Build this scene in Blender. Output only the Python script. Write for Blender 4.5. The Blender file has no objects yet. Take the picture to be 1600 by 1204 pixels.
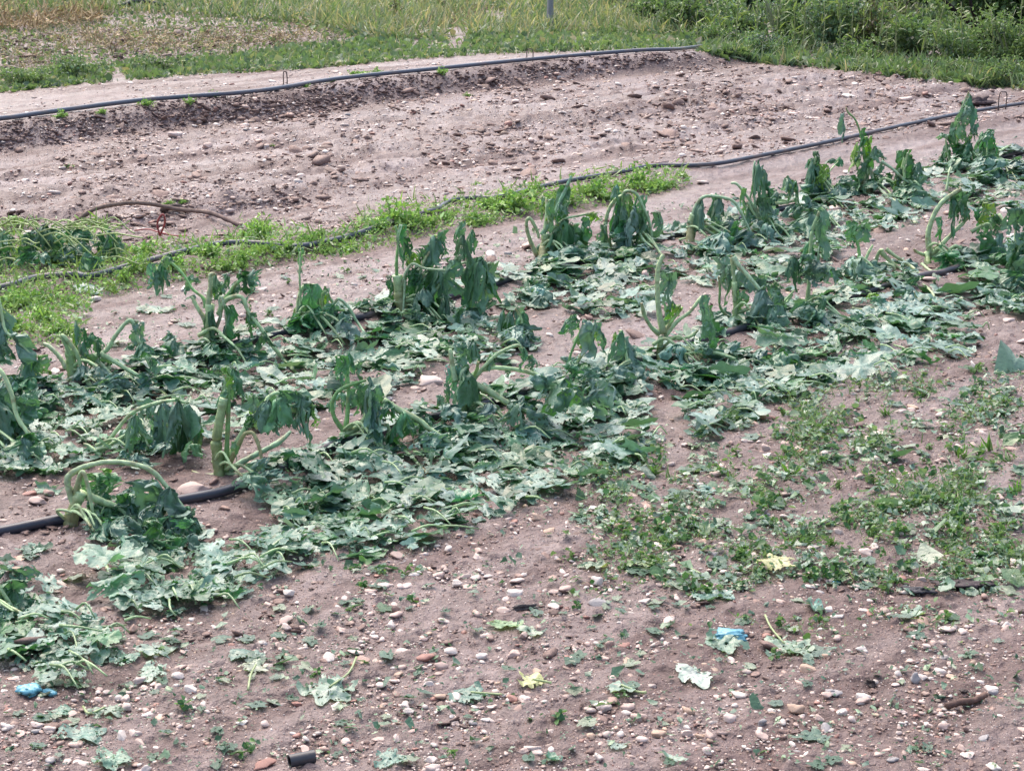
import bpy, math, random
import numpy as np
from mathutils import Vector

# ------------------------------------------------------------------ camera, world, sun, exposure
scene = bpy.context.scene
CAM_H = 1.6
PITCH = math.radians(15.75)
FOC = 2800.0                      # focal length in pixels of the 1600 px wide photograph
cam_d = bpy.data.cameras.new("camera"); cam = bpy.data.objects.new("camera", cam_d)
scene.collection.objects.link(cam)
cam.location = (0, 0, CAM_H)
cam.rotation_euler = (math.radians(90) - PITCH, 0, 0)
cam_d.sensor_width = 36.0; cam_d.lens = 36.0 * FOC / 1600.0
cam_d.clip_start = 0.05; cam_d.clip_end = 3000
scene.camera = cam

SUN_EL = math.radians(58); SUN_AZ = math.radians(-25)     # azimuth measured from +Y towards +X
world = bpy.data.worlds.new("World"); scene.world = world; world.use_nodes = True
wn = world.node_tree; wn.nodes.clear()
sky = wn.nodes.new('ShaderNodeTexSky'); sky.sky_type = 'NISHITA'; sky.sun_disc = False
sky.sun_elevation = SUN_EL; sky.sun_rotation = SUN_AZ
sky.air_density = 1.0; sky.dust_density = 6.0; sky.ozone_density = 1.0
bg = wn.nodes.new('ShaderNodeBackground'); bg.inputs[1].default_value = 0.15
wo = wn.nodes.new('ShaderNodeOutputWorld')
wn.links.new(sky.outputs[0], bg.inputs[0]); wn.links.new(bg.outputs[0], wo.inputs[0])
sd = bpy.data.lights.new("sun", 'SUN'); sd.energy = .5; sd.angle = math.radians(85); sd.color = (1, .98, .95)
sun = bpy.data.objects.new("sun", sd); scene.collection.objects.link(sun)
dirv = Vector((math.sin(SUN_AZ) * math.cos(SUN_EL), math.cos(SUN_AZ) * math.cos(SUN_EL), math.sin(SUN_EL)))
sun.rotation_euler = dirv.to_track_quat('Z', 'Y').to_euler()
sun.location = (0, 10, 20)
vs = scene.view_settings
vs.view_transform = 'Standard'; vs.look = 'None'; vs.gamma = 1; vs.exposure = 1.08; vs.use_curve_mapping = False
scene.cycles.max_bounces = 6; scene.cycles.diffuse_bounces = 3; scene.cycles.glossy_bounces = 2
scene.cycles.transparent_max_bounces = 4

# ------------------------------------------------------------------ noise
RN = np.random.RandomState(7)
def _h(ix, iy, s):
    a = (ix.astype(np.int64) * 374761393 + iy.astype(np.int64) * 668265263 + s * 982451653) & 0xffffffff
    a = ((a ^ (a >> 13)) * 1274126177) & 0xffffffff
    a = a ^ (a >> 16)
    return (a & 0xffff) / 65535.0
def vn(x, y, s=0):
    x = np.asarray(x, float); y = np.asarray(y, float)
    ix = np.floor(x); iy = np.floor(y); fx = x - ix; fy = y - iy
    fx = fx * fx * (3 - 2 * fx); fy = fy * fy * (3 - 2 * fy)
    a = _h(ix, iy, s); b = _h(ix + 1, iy, s); c = _h(ix, iy + 1, s); d = _h(ix + 1, iy + 1, s)
    return (a * (1 - fx) + b * fx) * (1 - fy) + (c * (1 - fx) + d * fx) * fy
def fbm(x, y, s=0, o=3, g=.5):
    t = 0; a = 1.; n = 0
    for k in range(o):
        t = t + a * vn(x * 2 ** k, y * 2 ** k, s + k * 17); n += a; a *= g
    return t / n
def sst(a, b, x):
    t = np.clip((x - a) / (b - a), 0, 1); return t * t * (3 - 2 * t)

# ------------------------------------------------------------------ photograph pixel <-> place
cp, sp = math.cos(PITCH), math.sin(PITCH)
def ray(px, py):
    a = (np.asarray(px, float) - 800) / FOC; b = -(np.asarray(py, float) - 602) / FOC
    return a, cp + b * sp, -sp + b * cp          # dx, dy, dz
def flat_hit(px, py, z=0.):
    dx, dy, dz = ray(px, py); t = (z - CAM_H) / dz
    return dx * t, dy * t
RDX, RDY = .695, .719
hose_back = [(-140, 202), (0, 192), (80, 181), (230, 161), (400, 148), (530, 128), (660, 115), (800, 100), (900, 91), (1000, 84), (1060, 81), (1110, 74)]
TERR = .15
_hb = [flat_hit(x, y, TERR) for x, y in hose_back]
_hu = np.array([x * RDX + y * RDY for x, y in _hb]); _hv = np.array([-x * RDY + y * RDX for x, y in _hb])
r1 = flat_hit(300, 783); VR1 = -r1[0] * RDY + r1[1] * RDX
r2 = flat_hit(400, 537); VR2 = -r2[0] * RDY + r2[1] * RDX
r3 = flat_hit(400, 388); VR3 = -r3[0] * RDY + r3[1] * RDX
def G(x, y, fine=True):
    x = np.asarray(x, float); y = np.asarray(y, float)
    u = x * RDX + y * RDY; v = -x * RDY + y * RDX
    vb = np.interp(u, _hu, _hv)
    fade = 1 - sst(_hu[-3], _hu[-1] + 1.2, u)
    z = TERR * sst(-.26, -.02, v - vb) * (.15 + .85 * fade)
    z = z + .25 * sst(1.5, 9, v - vb) + .22 * np.exp(-((x + 6.5) / 2.5) ** 2 - ((y - 19) / 2.) ** 2)
    wob = .08 * (fbm(u * .8, v * .8, 5, 2) - .5)
    for V, h in ((VR1, .012), (VR2, .02), (VR3, .02)):
        z = z + h * np.exp(-((v - V + wob * .3) / .16) ** 2)
        z = z - .022 * np.exp(-((v - V + .3 + wob) / .11) ** 2) * (.4 + vn(u * 1.6, v, 9))
    z = z + .03 * (fbm(u * .45, v * .9, 3, 2) - .5)
    tilled = sst(VR3 + .5, VR3 + .9, v) * (1 - sst(-.9, -.3, v - vb))
    z = z + tilled * (  .15 * (fbm(u * .55, v * 4.0, 21, 3) - .5) + .07 * (np.clip(fbm(u * 7, v * 9, 33, 3), .45, 1) - .45) + .02 * (fbm(u * 16, v * 20, 37, 2) - .5))
    if fine:
        z = z + .018 * (fbm(u * 9, v * 11, 41, 3) - .5) + .03 * np.clip(fbm(u * 26, v * 26, 51, 2) - .58, 0, 1) + .007 * (fbm(u * 60, v * 60, 61, 2) - .5)
    return z
def P(px, py):
    """points on the ground seen at these pixels of the photograph"""
    px = np.atleast_1d(np.asarray(px, float)); py = np.atleast_1d(np.asarray(py, float))
    out = np.zeros((len(px), 3))
    ts = np.geomspace(1.8, 90, 260)
    for k in range(0, len(px), 4000):
        dx, dy, dz = ray(px[k:k + 4000], py[k:k + 4000]); dx, dy, dz = dx[:, None], dy[:, None], dz[:, None]
        X = dx * ts; Y = dy * ts; Z = CAM_H + dz * ts
        D = Z - G(X, Y, False); neg = D < 0
        i = np.where(neg.any(1), neg.argmax(1), len(ts) - 1); i = np.clip(i, 1, None); r = np.arange(len(i))
        d0 = D[r, i - 1]; d1 = D[r, i]; f = np.clip(d0 / (d0 - d1 + 1e-9), 0, 1)
        t = ts[i - 1] * (1 - f) + ts[i] * f
        x = dx[:, 0] * t; y = dy[:, 0] * t
        out[k:k + 4000] = np.stack([x, y, G(x, y)], 1)
    return out
def P1(px, py): return P([px], [py])[0]
def Q(px, py, Y):
    dx, dy, dz = ray(px, py); t = Y / dy
    return np.array([dx * t, Y, CAM_H + dz * t])
def mpp(Y): return math.hypot(Y, CAM_H) / FOC            # metres per photograph pixel at that distance

# ------------------------------------------------------------------ materials
def nodes(name):
    m = bpy.data.materials.new(name); m.use_nodes = True; nt = m.node_tree; nt.nodes.clear()
    out = nt.nodes.new('ShaderNodeOutputMaterial'); b = nt.nodes.new('ShaderNodeBsdfPrincipled')
    nt.links.new(b.outputs[0], out.inputs[0])
    return m, nt, b, out
def N(nt, t, **kw):
    n = nt.nodes.new(t)
    for k, v in kw.items(): setattr(n, k, v)
    return n
def noise(nt, scale, detail=4, rough=.6, vec=None):
    n = N(nt, 'ShaderNodeTexNoise'); n.inputs['Scale'].default_value = scale; n.inputs['Detail'].default_value = detail
    n.inputs['Roughness'].default_value = rough
    if vec is not None: nt.links.new(vec, n.inputs['Vector'])
    return n
def ramp(nt, fac, stops):
    r = N(nt, 'ShaderNodeValToRGB'); e = r.color_ramp.elements
    while len(e) < len(stops): e.new(.5)
    for k, (p, c) in enumerate(stops):
        e[k].position = p; e[k].color = (c if len(c) == 4 else (*c, 1)) if hasattr(c, '__len__') else (c, c, c, 1)
    nt.links.new(fac, r.inputs[0]); return r
def mix(nt, a, b, fac, mode='MIX'):
    n = N(nt, 'ShaderNodeMix', data_type='RGBA', blend_type=mode)
    for s, v in ((0, fac), (6, a), (7, b)):
        if hasattr(v, 'is_output') or hasattr(v, 'links'): nt.links.new(v, n.inputs[s])
        else: n.inputs[s].default_value = v if not hasattr(v, '__len__') else (*v, 1)[:4]
    return n.outputs[2]
def bump(nt, h, strength, dist, normal=None):
    b = N(nt, 'ShaderNodeBump'); b.inputs['Strength'].default_value = strength; b.inputs['Distance'].default_value = dist
    nt.links.new(h, b.inputs['Height'])
    if normal is not None: nt.links.new(normal, b.inputs['Normal'])
    return b.outputs[0]
def mat_soil():
    m, nt, b, o = nodes('wet_soil')
    tc = N(nt, 'ShaderNodeTexCoord'); v = tc.outputs['Object']
    n1 = noise(nt, .9, 5, .6, v); n2 = noise(nt, 14, 6, .65, v); n3 = noise(nt, 90, 4, .6, v)
    c1 = ramp(nt, n2.outputs[0], [(.3, (.125, .084, .078)), (.5, (.196, .143, .133)), (.72, (.28, .216, .202))])
    c2 = ramp(nt, n1.outputs[0], [(.38, (.88, .85, .84)), (.6, (1.10, 1.10, 1.13))])
    mp = N(nt, 'ShaderNodeMapping', vector_type='POINT'); mp.inputs['Rotation'].default_value = (0, 0, -math.radians(46)); nt.links.new(v, mp.inputs['Vector'])
    m2 = N(nt, 'ShaderNodeMapping'); m2.inputs['Scale'].default_value = (.5, 3.6, 1); nt.links.new(mp.outputs[0], m2.inputs['Vector'])
    n4 = noise(nt, 1., 5, .62, m2.outputs[0]); c4 = ramp(nt, n4.outputs[0], [(.40, (.70, .63, .62)), (.5, (1, 1, 1)), (.64, (1.18, 1.20, 1.24))])
    c = mix(nt, c1.outputs[0], c2.outputs[0], 1., 'MULTIPLY'); c = mix(nt, c, c4.outputs[0], 1., 'MULTIPLY')
    vo = N(nt, 'ShaderNodeTexVoronoi'); vo.inputs['Scale'].default_value = 85; nt.links.new(v, vo.inputs['Vector'])
    sp_ = ramp(nt, vo.outputs['Distance'], [(.12, 1.), (.3, 0.)])
    cr = N(nt, 'ShaderNodeSeparateColor'); nt.links.new(vo.outputs['Color'], cr.inputs[0])
    sel = ramp(nt, cr.outputs[0], [(.62, 0.), (.68, 1.)])
    gr = ramp(nt, cr.outputs[1], [(0., (.42, .33, .29)), (.5, (.30, .19, .16)), (.8, (.13, .09, .08)), (1., (.55, .47, .42))])
    f = N(nt, 'ShaderNodeMath', operation='MULTIPLY'); nt.links.new(sp_.outputs[0], f.inputs[0]); nt.links.new(sel.outputs[0], f.inputs[1])
    c = mix(nt, c, gr.outputs[0], f.outputs[0])
    n3c = ramp(nt, n3.outputs[0], [(.3, (.78, .76, .75)), (.7, (1.12, 1.12, 1.12))])
    c = mix(nt, c, n3c.outputs[0], 1., 'MULTIPLY')
    nt.links.new(c, b.inputs['Base Color'])
    r = ramp(nt, n4.outputs[0], [(.40, .62), (.62, .30)]); nt.links.new(r.outputs[0], b.inputs['Roughness'])
    b.inputs['Specular IOR Level'].default_value = .5
    nn = bump(nt, n2.outputs[0], .8, .025); nn = bump(nt, n3.outputs[0], .9, .008, nn); nn = bump(nt, f.outputs[0], .7, .004, nn)
    nt.links.new(nn, b.inputs['Normal'])
    return m
def mat_attr(name, rough, bs, bd, scale=60, var=.25, spec=.5, leaf=False, trans=.2, under=None, coat=0.):
    m, nt, b, o = nodes(name)
    at = N(nt, 'ShaderNodeAttribute', attribute_name='Col')
    tc = N(nt, 'ShaderNodeTexCoord'); n = noise(nt, scale, 4, .6, tc.outputs['Object'])
    vr = ramp(nt, n.outputs[0], [(.3, 1 - var), (.7, 1 + var)])
    c = mix(nt, at.outputs['Color'], vr.outputs[0], 1., 'MULTIPLY')
    if leaf:
        ge = N(nt, 'ShaderNodeNewGeometry')
        hs = mix(nt, c, under or (.19, .26, .15), .6)
        c = mix(nt, c, hs, ge.outputs['Backfacing'])
        tr = N(nt, 'ShaderNodeBsdfTranslucent'); nt.links.new(mix(nt, c, (1.3, 1.55, .7), 1., 'MULTIPLY'), tr.inputs[0])
        ms = N(nt, 'ShaderNodeMixShader'); ms.inputs[0].default_value = trans
        nt.links.new(b.outputs[0], ms.inputs[1]); nt.links.new(tr.outputs[0], ms.inputs[2]); nt.links.new(ms.outputs[0], o.inputs[0])
    nt.links.new(c, b.inputs['Base Color'])
    b.inputs['Roughness'].default_value = rough; b.inputs['Specular IOR Level'].default_value = spec
    if coat: b.inputs['Coat Weight'].default_value = coat; b.inputs['Coat Roughness'].default_value = .22
    if bs: nt.links.new(bump(nt, n.outputs[0], bs, bd), b.inputs['Normal'])
    return m
M_SOIL = mat_soil()
M_STONE = mat_attr('wet_stone', .42, .35, .004, 90, .18)
M_CLOD = mat_attr('clod_soil', .62, .6, .006, 110, .3)
M_LEAF = mat_attr('squash_leaf', .34, .7, .008, 55, .16, .6, True, .2, (.15, .27, .20), coat=.4)
M_GRASS = mat_attr('weed_leaf', .42, 0, .003, 40, .2, .5, True, .3)
M_STALK = mat_attr('leaf_stalk_skin', .38, .3, .003, 160, .16, .5)
M_HOSE = mat_attr('black_polyethylene', .33, .15, .001, 200, .12, .5)
M_DRY = mat_attr('dry_stuff', .7, .4, .003, 90, .25, .3)
M_METAL = mat_attr('dull_metal', .5, .3, .002, 120, .25, .5)
M_PLAST = mat_attr('plastic_film', .3, .2, .003, 40, .1, .5)

# ------------------------------------------------------------------ mesh helpers
def link(o): scene.collection.objects.link(o); return o
def mesh(name, V, F, C, mat, smooth=True):
    me = bpy.data.meshes.new(name); V = np.asarray(V, np.float32); F = np.asarray(F, np.int32)
    me.vertices.add(len(V)); me.vertices.foreach_set('co', V.ravel())
    k = F.shape[1]
    me.loops.add(F.size); me.loops.foreach_set('vertex_index', F.ravel())
    me.polygons.add(len(F)); me.polygons.foreach_set('loop_start', np.arange(0, F.size, k, dtype=np.int32))
    me.polygons.foreach_set('loop_total', np.full(len(F), k, np.int32))
    if smooth: me.polygons.foreach_set('use_smooth', np.ones(len(F), bool))
    C = np.asarray(C, np.float32)
    if C.ndim == 1: C = np.tile(C, (len(V), 1))
    c4 = np.ones((len(V), 4), np.float32); c4[:, :3] = np.clip(C, 0, 1)
    at = me.color_attributes.new('Col', 'FLOAT_COLOR', 'POINT'); at.data.foreach_set('color', c4.ravel())
    me.materials.append(mat); me.update(calc_edges=True)
    return me
def obj(name, V, F, C, mat, parent=None, loc=None, smooth=True):
    V = np.asarray(V, float)
    if loc is None and parent is not None: off = np.array(parent['_b']) if False else np.array(parent.location)
    elif loc is not None: off = np.array(loc)
    else: off = np.zeros(3)
    o = bpy.data.objects.new(name, mesh(name, V - off, F, C, mat, smooth)); link(o)
    if parent is not None: o.parent = parent
    elif loc is not None: o.location = loc
    return o
def tag(o, label=None, cat=None, group=None, kind=None):
    if label: o['label'] = label
    if cat: o['category'] = cat
    if group: o['group'] = group
    if kind: o['kind'] = kind
    return o
def empty(name, loc, label, cat, group=None):
    o = bpy.data.objects.new(name, None); link(o); o.location = [float(a) for a in loc]; o.empty_display_size = .05
    return tag(o, label, cat, group)
class MB:
    def __init__(s): s.V = []; s.F = []; s.C = []; s.n = 0
    def add(s, V, F, C):
        V = np.asarray(V, float); F = np.asarray(F, int); C = np.asarray(C, float)
        if len(V) == 0 or len(F) == 0: return
        if C.ndim == 1: C = np.tile(C, (len(V), 1))
        s.V.append(V); s.F.append(F + s.n); s.C.append(C); s.n += len(V)
    def out(s): return np.concatenate(s.V), np.concatenate(s.F), np.concatenate(s.C)
    def obj(s, name, mat, parent=None, loc=None, smooth=True):
        V, F, C = s.out(); return obj(name, V, F, C, mat, parent, loc, smooth)
def rotm(rx, ry, rz):
    cx, sx, cy, sy, cz, sz = np.cos(rx), np.sin(rx), np.cos(ry), np.sin(ry), np.cos(rz), np.sin(rz)
    o = np.zeros((len(rx), 3, 3))
    o[:, 0, 0] = cz * cy; o[:, 0, 1] = cz * sy * sx - sz * cx; o[:, 0, 2] = cz * sy * cx + sz * sx
    o[:, 1, 0] = sz * cy; o[:, 1, 1] = sz * sy * sx + cz * cx; o[:, 1, 2] = sz * sy * cx - cz * sx
    o[:, 2, 0] = -sy; o[:, 2, 1] = cy * sx; o[:, 2, 2] = cy * cx
    return o
def scatter(mb, bases, pos, R, S, C, vid=None):
    """bake copies of small base meshes (V, F, shade) into one mesh; S (n,3), C (n,3)"""
    n = len(pos)
    if vid is None: vid = RN.randint(0, len(bases), n)
    for k, (bv, bf, bs) in enumerate(bases):
        i = np.where(vid == k)[0]
        if not len(i): continue
        v = bv[None] * S[i][:, None, :]
        v = np.einsum('nij,nvj->nvi', R[i], v) + pos[i][:, None, :]
        f = bf[None] + (np.arange(len(i)) * len(bv))[:, None, None]
        c = C[i][:, None, :] * bs[None, :, None]
        mb.add(v.reshape(-1, 3), f.reshape(-1, 3), c.reshape(-1, 3))
def spline(pts, n):
    pts = np.asarray(pts, float)
    if len(pts) == 2:
        t = np.linspace(0, 1, n)[:, None]; return pts[0] * (1 - t) + pts[1] * t
    q = np.vstack([2 * pts[0] - pts[1], pts, 2 * pts[-1] - pts[-2]]); out = []
    T = np.linspace(0, len(pts) - 1 - 1e-6, n)
    for t in T:
        i = int(t); f = t - i; a, b, c, d = q[i], q[i + 1], q[i + 2], q[i + 3]
        out.append(.5 * ((2 * b) + (-a + c) * f + (2 * a - 5 * b + 4 * c - d) * f * f + (-a + 3 * b - 3 * c + d) * f ** 3))
    return np.array(out)
def tube(pts, rad, col, sides=8, n=None, ridge=0., rs=None, cap=True):
    """tapered tube through pts; rad scalar or per-sample list ends; col (3,) or pair"""
    n = n or max(4, len(pts) * 4)
    p = spline(pts, n); t = np.gradient(p, axis=0); t /= np.linalg.norm(t, axis=1)[:, None] + 1e-9
    r = np.interp(np.linspace(0, 1, n), np.linspace(0, 1, len(np.atleast_1d(rad))), np.atleast_1d(rad))
    up = np.array([0, 0, 1.]); a = np.cross(t, up); bad = np.linalg.norm(a, axis=1) < .15
    a[bad] = np.cross(t[bad], np.array([0, 1., 0])); a /= np.linalg.norm(a, axis=1)[:, None] + 1e-9
    for k in range(1, n):
        if np.dot(a[k], a[k - 1]) < 0: a[k] = -a[k]
    b = np.cross(t, a); th = np.arange(sides) * 2 * math.pi / sides
    rr = r[:, None] * (1 + ridge * np.cos(th * (sides // 2))[None])
    if rs is not None: rr = rr * (1 + .22 * (rs.rand(n, sides) - .5)) * (1 + .14 * (rs.rand(n, 1) - .5))
    V = p[:, None] + rr[..., None] * (np.cos(th)[None, :, None] * a[:, None] + np.sin(th)[None, :, None] * b[:, None])
    V = V.reshape(-1, 3); F = []
    for i in range(n - 1):
        for j in range(sides):
            k = (j + 1) % sides; q0, q1, q2, q3 = i * sides + j, i * sides + k, (i + 1) * sides + k, (i + 1) * sides + j
            F += [(q0, q1, q2), (q0, q2, q3)]
    nV = len(V)
    if cap:
        V = np.vstack([V, p[0], p[-1]])
        for j in range(sides):
            k = (j + 1) % sides
            F += [(nV, k, j), (nV + 1, (n - 1) * sides + j, (n - 1) * sides + k)]
    col = np.asarray(col, float)
    if col.ndim == 2:
        tt = np.repeat(np.linspace(0, 1, n), sides)
        C = np.stack([np.interp(tt, np.linspace(0, 1, len(col)), col[:, q]) for q in range(3)], 1)
        if cap: C = np.vstack([C, col[0], col[-1]])
    else: C = np.tile(col, (len(V), 1))
    return V, np.array(F), C
def icos(level):
    t = (1 + 5 ** .5) / 2
    V = [(-1, t, 0), (1, t, 0), (-1, -t, 0), (1, -t, 0), (0, -1, t), (0, 1, t), (0, -1, -t), (0, 1, -t), (t, 0, -1), (t, 0, 1), (-t, 0, -1), (-t, 0, 1)]
    F = [(0, 11, 5), (0, 5, 1), (0, 1, 7), (0, 7, 10), (0, 10, 11), (1, 5, 9), (5, 11, 4), (11, 10, 2), (10, 7, 6), (7, 1, 8), (3, 9, 4), (3, 4, 2), (3, 2, 6), (3, 6, 8), (3, 8, 9), (4, 9, 5), (2, 4, 11), (6, 2, 10), (8, 6, 7), (9, 8, 1)]
    V = [np.array(v) / np.linalg.norm(v) for v in V]
    for _ in range(level):
        m = {}; G2 = []
        def mid(a, b):
            k = (min(a, b), max(a, b))
            if k not in m:
                q = V[a] + V[b]; V.append(q / np.linalg.norm(q)); m[k] = len(V) - 1
            return m[k]
        for a, b, c in F:
            x, y, z = mid(a, b), mid(b, c), mid(c, a); G2 += [(a, x, z), (b, y, x), (c, z, y), (x, y, z)]
        F = G2
    return np.array(V), np.array(F)
IC = {l: icos(l) for l in (0, 1, 2, 3)}
def stone_base(rs, level, rough=.18, facets=4):
    V, F = IC[level]; V = V.copy()
    for _ in range(facets):                            # flatten a few faces: split and worn pebbles
        d = rs.randn(3); d /= np.linalg.norm(d); h = rs.uniform(.4, .85); q = V @ d
        V = V - np.outer(np.clip(q - h, 0, 9), d) * .85
    for f in (1.7, 3.6):
        ph = rs.rand(3) * 9; V = V * (1 + rough / f * (np.sin(V[:, 0] * f + ph[0]) * np.cos(V[:, 1] * f + ph[1]) + np.sin(V[:, 2] * f + ph[2]))[:, None])
    V = V * (1 + rough * .25 * (rs.rand(len(V)) - .5))[:, None]
    return V, F, np.ones(len(V)) * 1. + .1 * (rs.rand(len(V)) - .5)

# ------------------------------------------------------------------ region sampling in the photograph
def inpoly(px, py, poly):
    r = np.zeros(len(px), bool); n = len(poly)
    for i in range(n):
        x0, y0 = poly[i]; x1, y1 = poly[(i + 1) % n]
        if y0 == y1: continue
        c = ((y0 > py) != (y1 > py)) & (px < (x1 - x0) * (py - y0) / (y1 - y0) + x0); r ^= c
    return r
def sample(poly, n, rs, clump=0., cs=35.):
    xs = [p[0] for p in poly]; ys = [p[1] for p in poly]; out = []
    tot = 0
    while tot < n:
        x = rs.uniform(min(xs), max(xs), n * 3); y = rs.uniform(min(ys), max(ys), n * 3)
        k = inpoly(x, y, poly)
        if clump: k &= rs.rand(len(x)) < np.clip((fbm(x / cs, y / (cs * .5), 77, 2) - .5 + (1 - clump) * .5) * 4, 0, 1)
        x, y = x[k], y[k]; out.append(np.stack([x, y], 1)); tot += len(x)
        if len(x) == 0: break
    return np.concatenate(out)[:n]

# ================================================================== THE SETTING: one ground sheet
def build_ground():
    yy = np.concatenate([np.linspace(-60, 1.6, 26)[:-1], np.geomspace(1.6, 2.7, 60)[:-1], 1 / np.linspace(1 / 2.7, 1 / 32., 1050)[:-1], np.geomspace(32, 900, 50)])
    s = np.linspace(-1, 1, 760); out_s = 1 + np.geomspace(.02, 400, 40)
    S = np.concatenate([-out_s[::-1], s, out_s])
    w = .335 * np.clip(yy, 1.2, 40) + .35
    Y = np.repeat(yy[:, None], len(S), 1)
    X = np.sign(S)[None] * (np.minimum(np.abs(S), 1)[None] * w[:, None] + (np.maximum(np.abs(S), 1) - 1)[None] * 1.0)
    near = (Y > -4) & (Y < 45) & (np.abs(X) < 40)
    Z = np.where(near, G(X, Y), G(X, Y, False) )
    V = np.stack([X, Y, Z], -1).reshape(-1, 3); nx = len(S); i = np.arange(len(yy) - 1)[:, None] * nx + np.arange(nx - 1)[None]
    F = np.stack([i, i + 1, i + nx + 1, i + nx], -1).reshape(-1, 4)
    o = obj('ground', V, F, (.3, .2, .18), M_SOIL); tag(o, 'wet brown stony field soil', kind='structure')
build_ground()
def _unused(o):
    for k in ('category',):
        if k in o: del o[k]

# ================================================================== hoses
HOSE_PX = []
def hose(pts, dia, label, col, sag=1.0, extra=0.):
    HOSE_PX.append(pts)
    p = []
    for x, y in pts:
        q = P1(x, y); z = float(G(q[0], q[1], False)); p.append([q[0], q[1], z + dia * .45 + extra])
    p = spline(p, len(p) * 14)
    p[:, 2] = np.maximum(p[:, 2], G(p[:, 0], p[:, 1], False) + dia * .4)
    rs = np.random.RandomState(len(pts)); L = np.arange(len(p))
    p[:, 0] += .006 * np.sin(L * .13 + 1); p[:, 1] += .006 * np.sin(L * .09)
    V, F, C = tube(p, dia / 2, col, 12, len(p))
    C = C * (1 + .15 * (fbm(V[:, 0] * 9, V[:, 1] * 9, 8, 2) - .5))[:, None]
    mud = np.clip(fbm(V[:, 0] * 14, V[:, 1] * 14 + V[:, 2] * 40, 19, 3) - .52, 0, 1)[:, None] * 3.5; mud = np.minimum(mud, .75); C = C * (1 - mud) + np.array((.20, .15, .13)) * mud
    o = obj('irrigation_hose', V, F, C, M_HOSE, loc=p[len(p) // 2]); tag(o, label, 'hose', 'irrigation hoses laid along the rows'); return o
DARK = np.array((.035, .040, .058)); GREYB = np.array((.11, .13, .17))
hose([(-160, 862), (0, 838), (115, 815), (290, 785), (380, 762), (500, 712), (560, 692), (710, 648), (860, 608), (1000, 568), (1080, 541), (1230, 497), (1330, 468), (1440, 434), (1480, 427), (1600, 388), (1720, 352)], .027,
     'black hose running through the front row of smashed squash plants', DARK)
hose([(-160, 668), (0, 632), (105, 610), (200, 585), (280, 566), (380, 540), (455, 523), (560, 500), (700, 468), (830, 432), (960, 398), (1090, 362), (1220, 330), (1340, 303), (1480, 268), (1600, 240), (1720, 212)], .027,
     'black hose threading the second row of plants, mostly hidden under leaves', DARK)
hose([(-160, 482), (0, 457), (60, 441), (115, 436), (145, 437), (230, 415), (340, 388), (400, 387), (460, 392), (540, 377), (620, 350), (680, 334), (705, 320), (740, 314), (780, 313), (870, 292), (960, 276), (1020, 264), (1110, 262), (1200, 246), (1300, 225), (1400, 203), (1500, 182), (1600, 165), (1720, 148)], .026,
     'grey hose among the bright green weeds, curving past the plants to the right edge', GREYB * .7, extra=.008)
hose(hose_back, .033, 'straight grey hose along the raised earth edge at the back of the bed', GREYB, extra=.01)

# ================================================================== leaves
def leaf_shape(rs, nth=44, nr=7, tears=3, holes=.04, lobes=5, amp=None):
    th = np.linspace(-math.pi, math.pi, nth); rr = np.linspace(0, 1, nr + 1)[1:] ** .85
    lob = np.abs(np.cos(th * lobes / 2.)) ** .8
    amp = rs.choice([.08, .16, .26, .36]) if amp is None else amp
    R = (1 - amp) + amp * lob - .25 * sst(2.5, 3.14, np.abs(th)) - .1 * (np.abs(th) / math.pi)
    R = R * (1 + .10 * (rs.rand(nth) - .5)) + .03 * np.where(np.arange(nth) % 2, 1, -1) * rs.rand(nth)
    a = rs.uniform(.45, .95); R = R * (a + (1 - a) * vn(th * 1.5 + 9, th * 0, rs.randint(999)))
    T, U = np.meshgrid(th, rr); rad = U * R[None]
    rad = np.vstack([np.zeros(nth)[None], rad]); TT = np.vstack([th[None], T])
    vein = np.zeros_like(rad)
    for k in range(lobes + 2):
        va = (k - (lobes + 1) / 2) * 2 * math.pi / (lobes + .6); d = np.abs(np.angle(np.exp(1j * (TT - va)))) * np.maximum(rad, .12)
        vein = np.maximum(vein, np.clip(1 - d / .055, 0, 1) * (1 - .6 * rad))
    i = np.arange(nr)[:, None] * nth + np.arange(nth - 1)[None]
    keep = np.ones((nr, nth - 1), bool)
    for _ in range(tears):
        t0 = rs.randint(0, nth - 2); r0 = rs.uniform(.15, .7); w = rs.uniform(.4, 2.4)
        for q in range(nr):
            f = (q / nr - r0) / (1 - r0)
            if f > 0:
                ww = int(round(w * f + .2)); c = t0 + rs.randint(-1, 2)
                keep[q, max(0, c - ww):c + ww + 1] = False
    keep &= rs.rand(nr, nth - 1) > holes * np.linspace(.3, 1.6, nr)[:, None]
    ii = i[keep]; F = np.concatenate([np.stack([ii, ii + 1, ii + nth + 1], 1), np.stack([ii, ii + nth + 1, ii + nth], 1)])
    return TT.ravel(), rad.ravel(), vein.ravel(), F
LEAFS = {}
def get_leaf(rs, big):
    k = (big, rs.randint(14))
    if k not in LEAFS:
        r2_ = np.random.RandomState(1000 + k[1] + 50 * big)
        LEAFS[k] = leaf_shape(r2_, 60 if big else 34, 9 if big else 6, r2_.randint(3, 8), r2_.uniform(.02, .09))
    return LEAFS[k]
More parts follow.
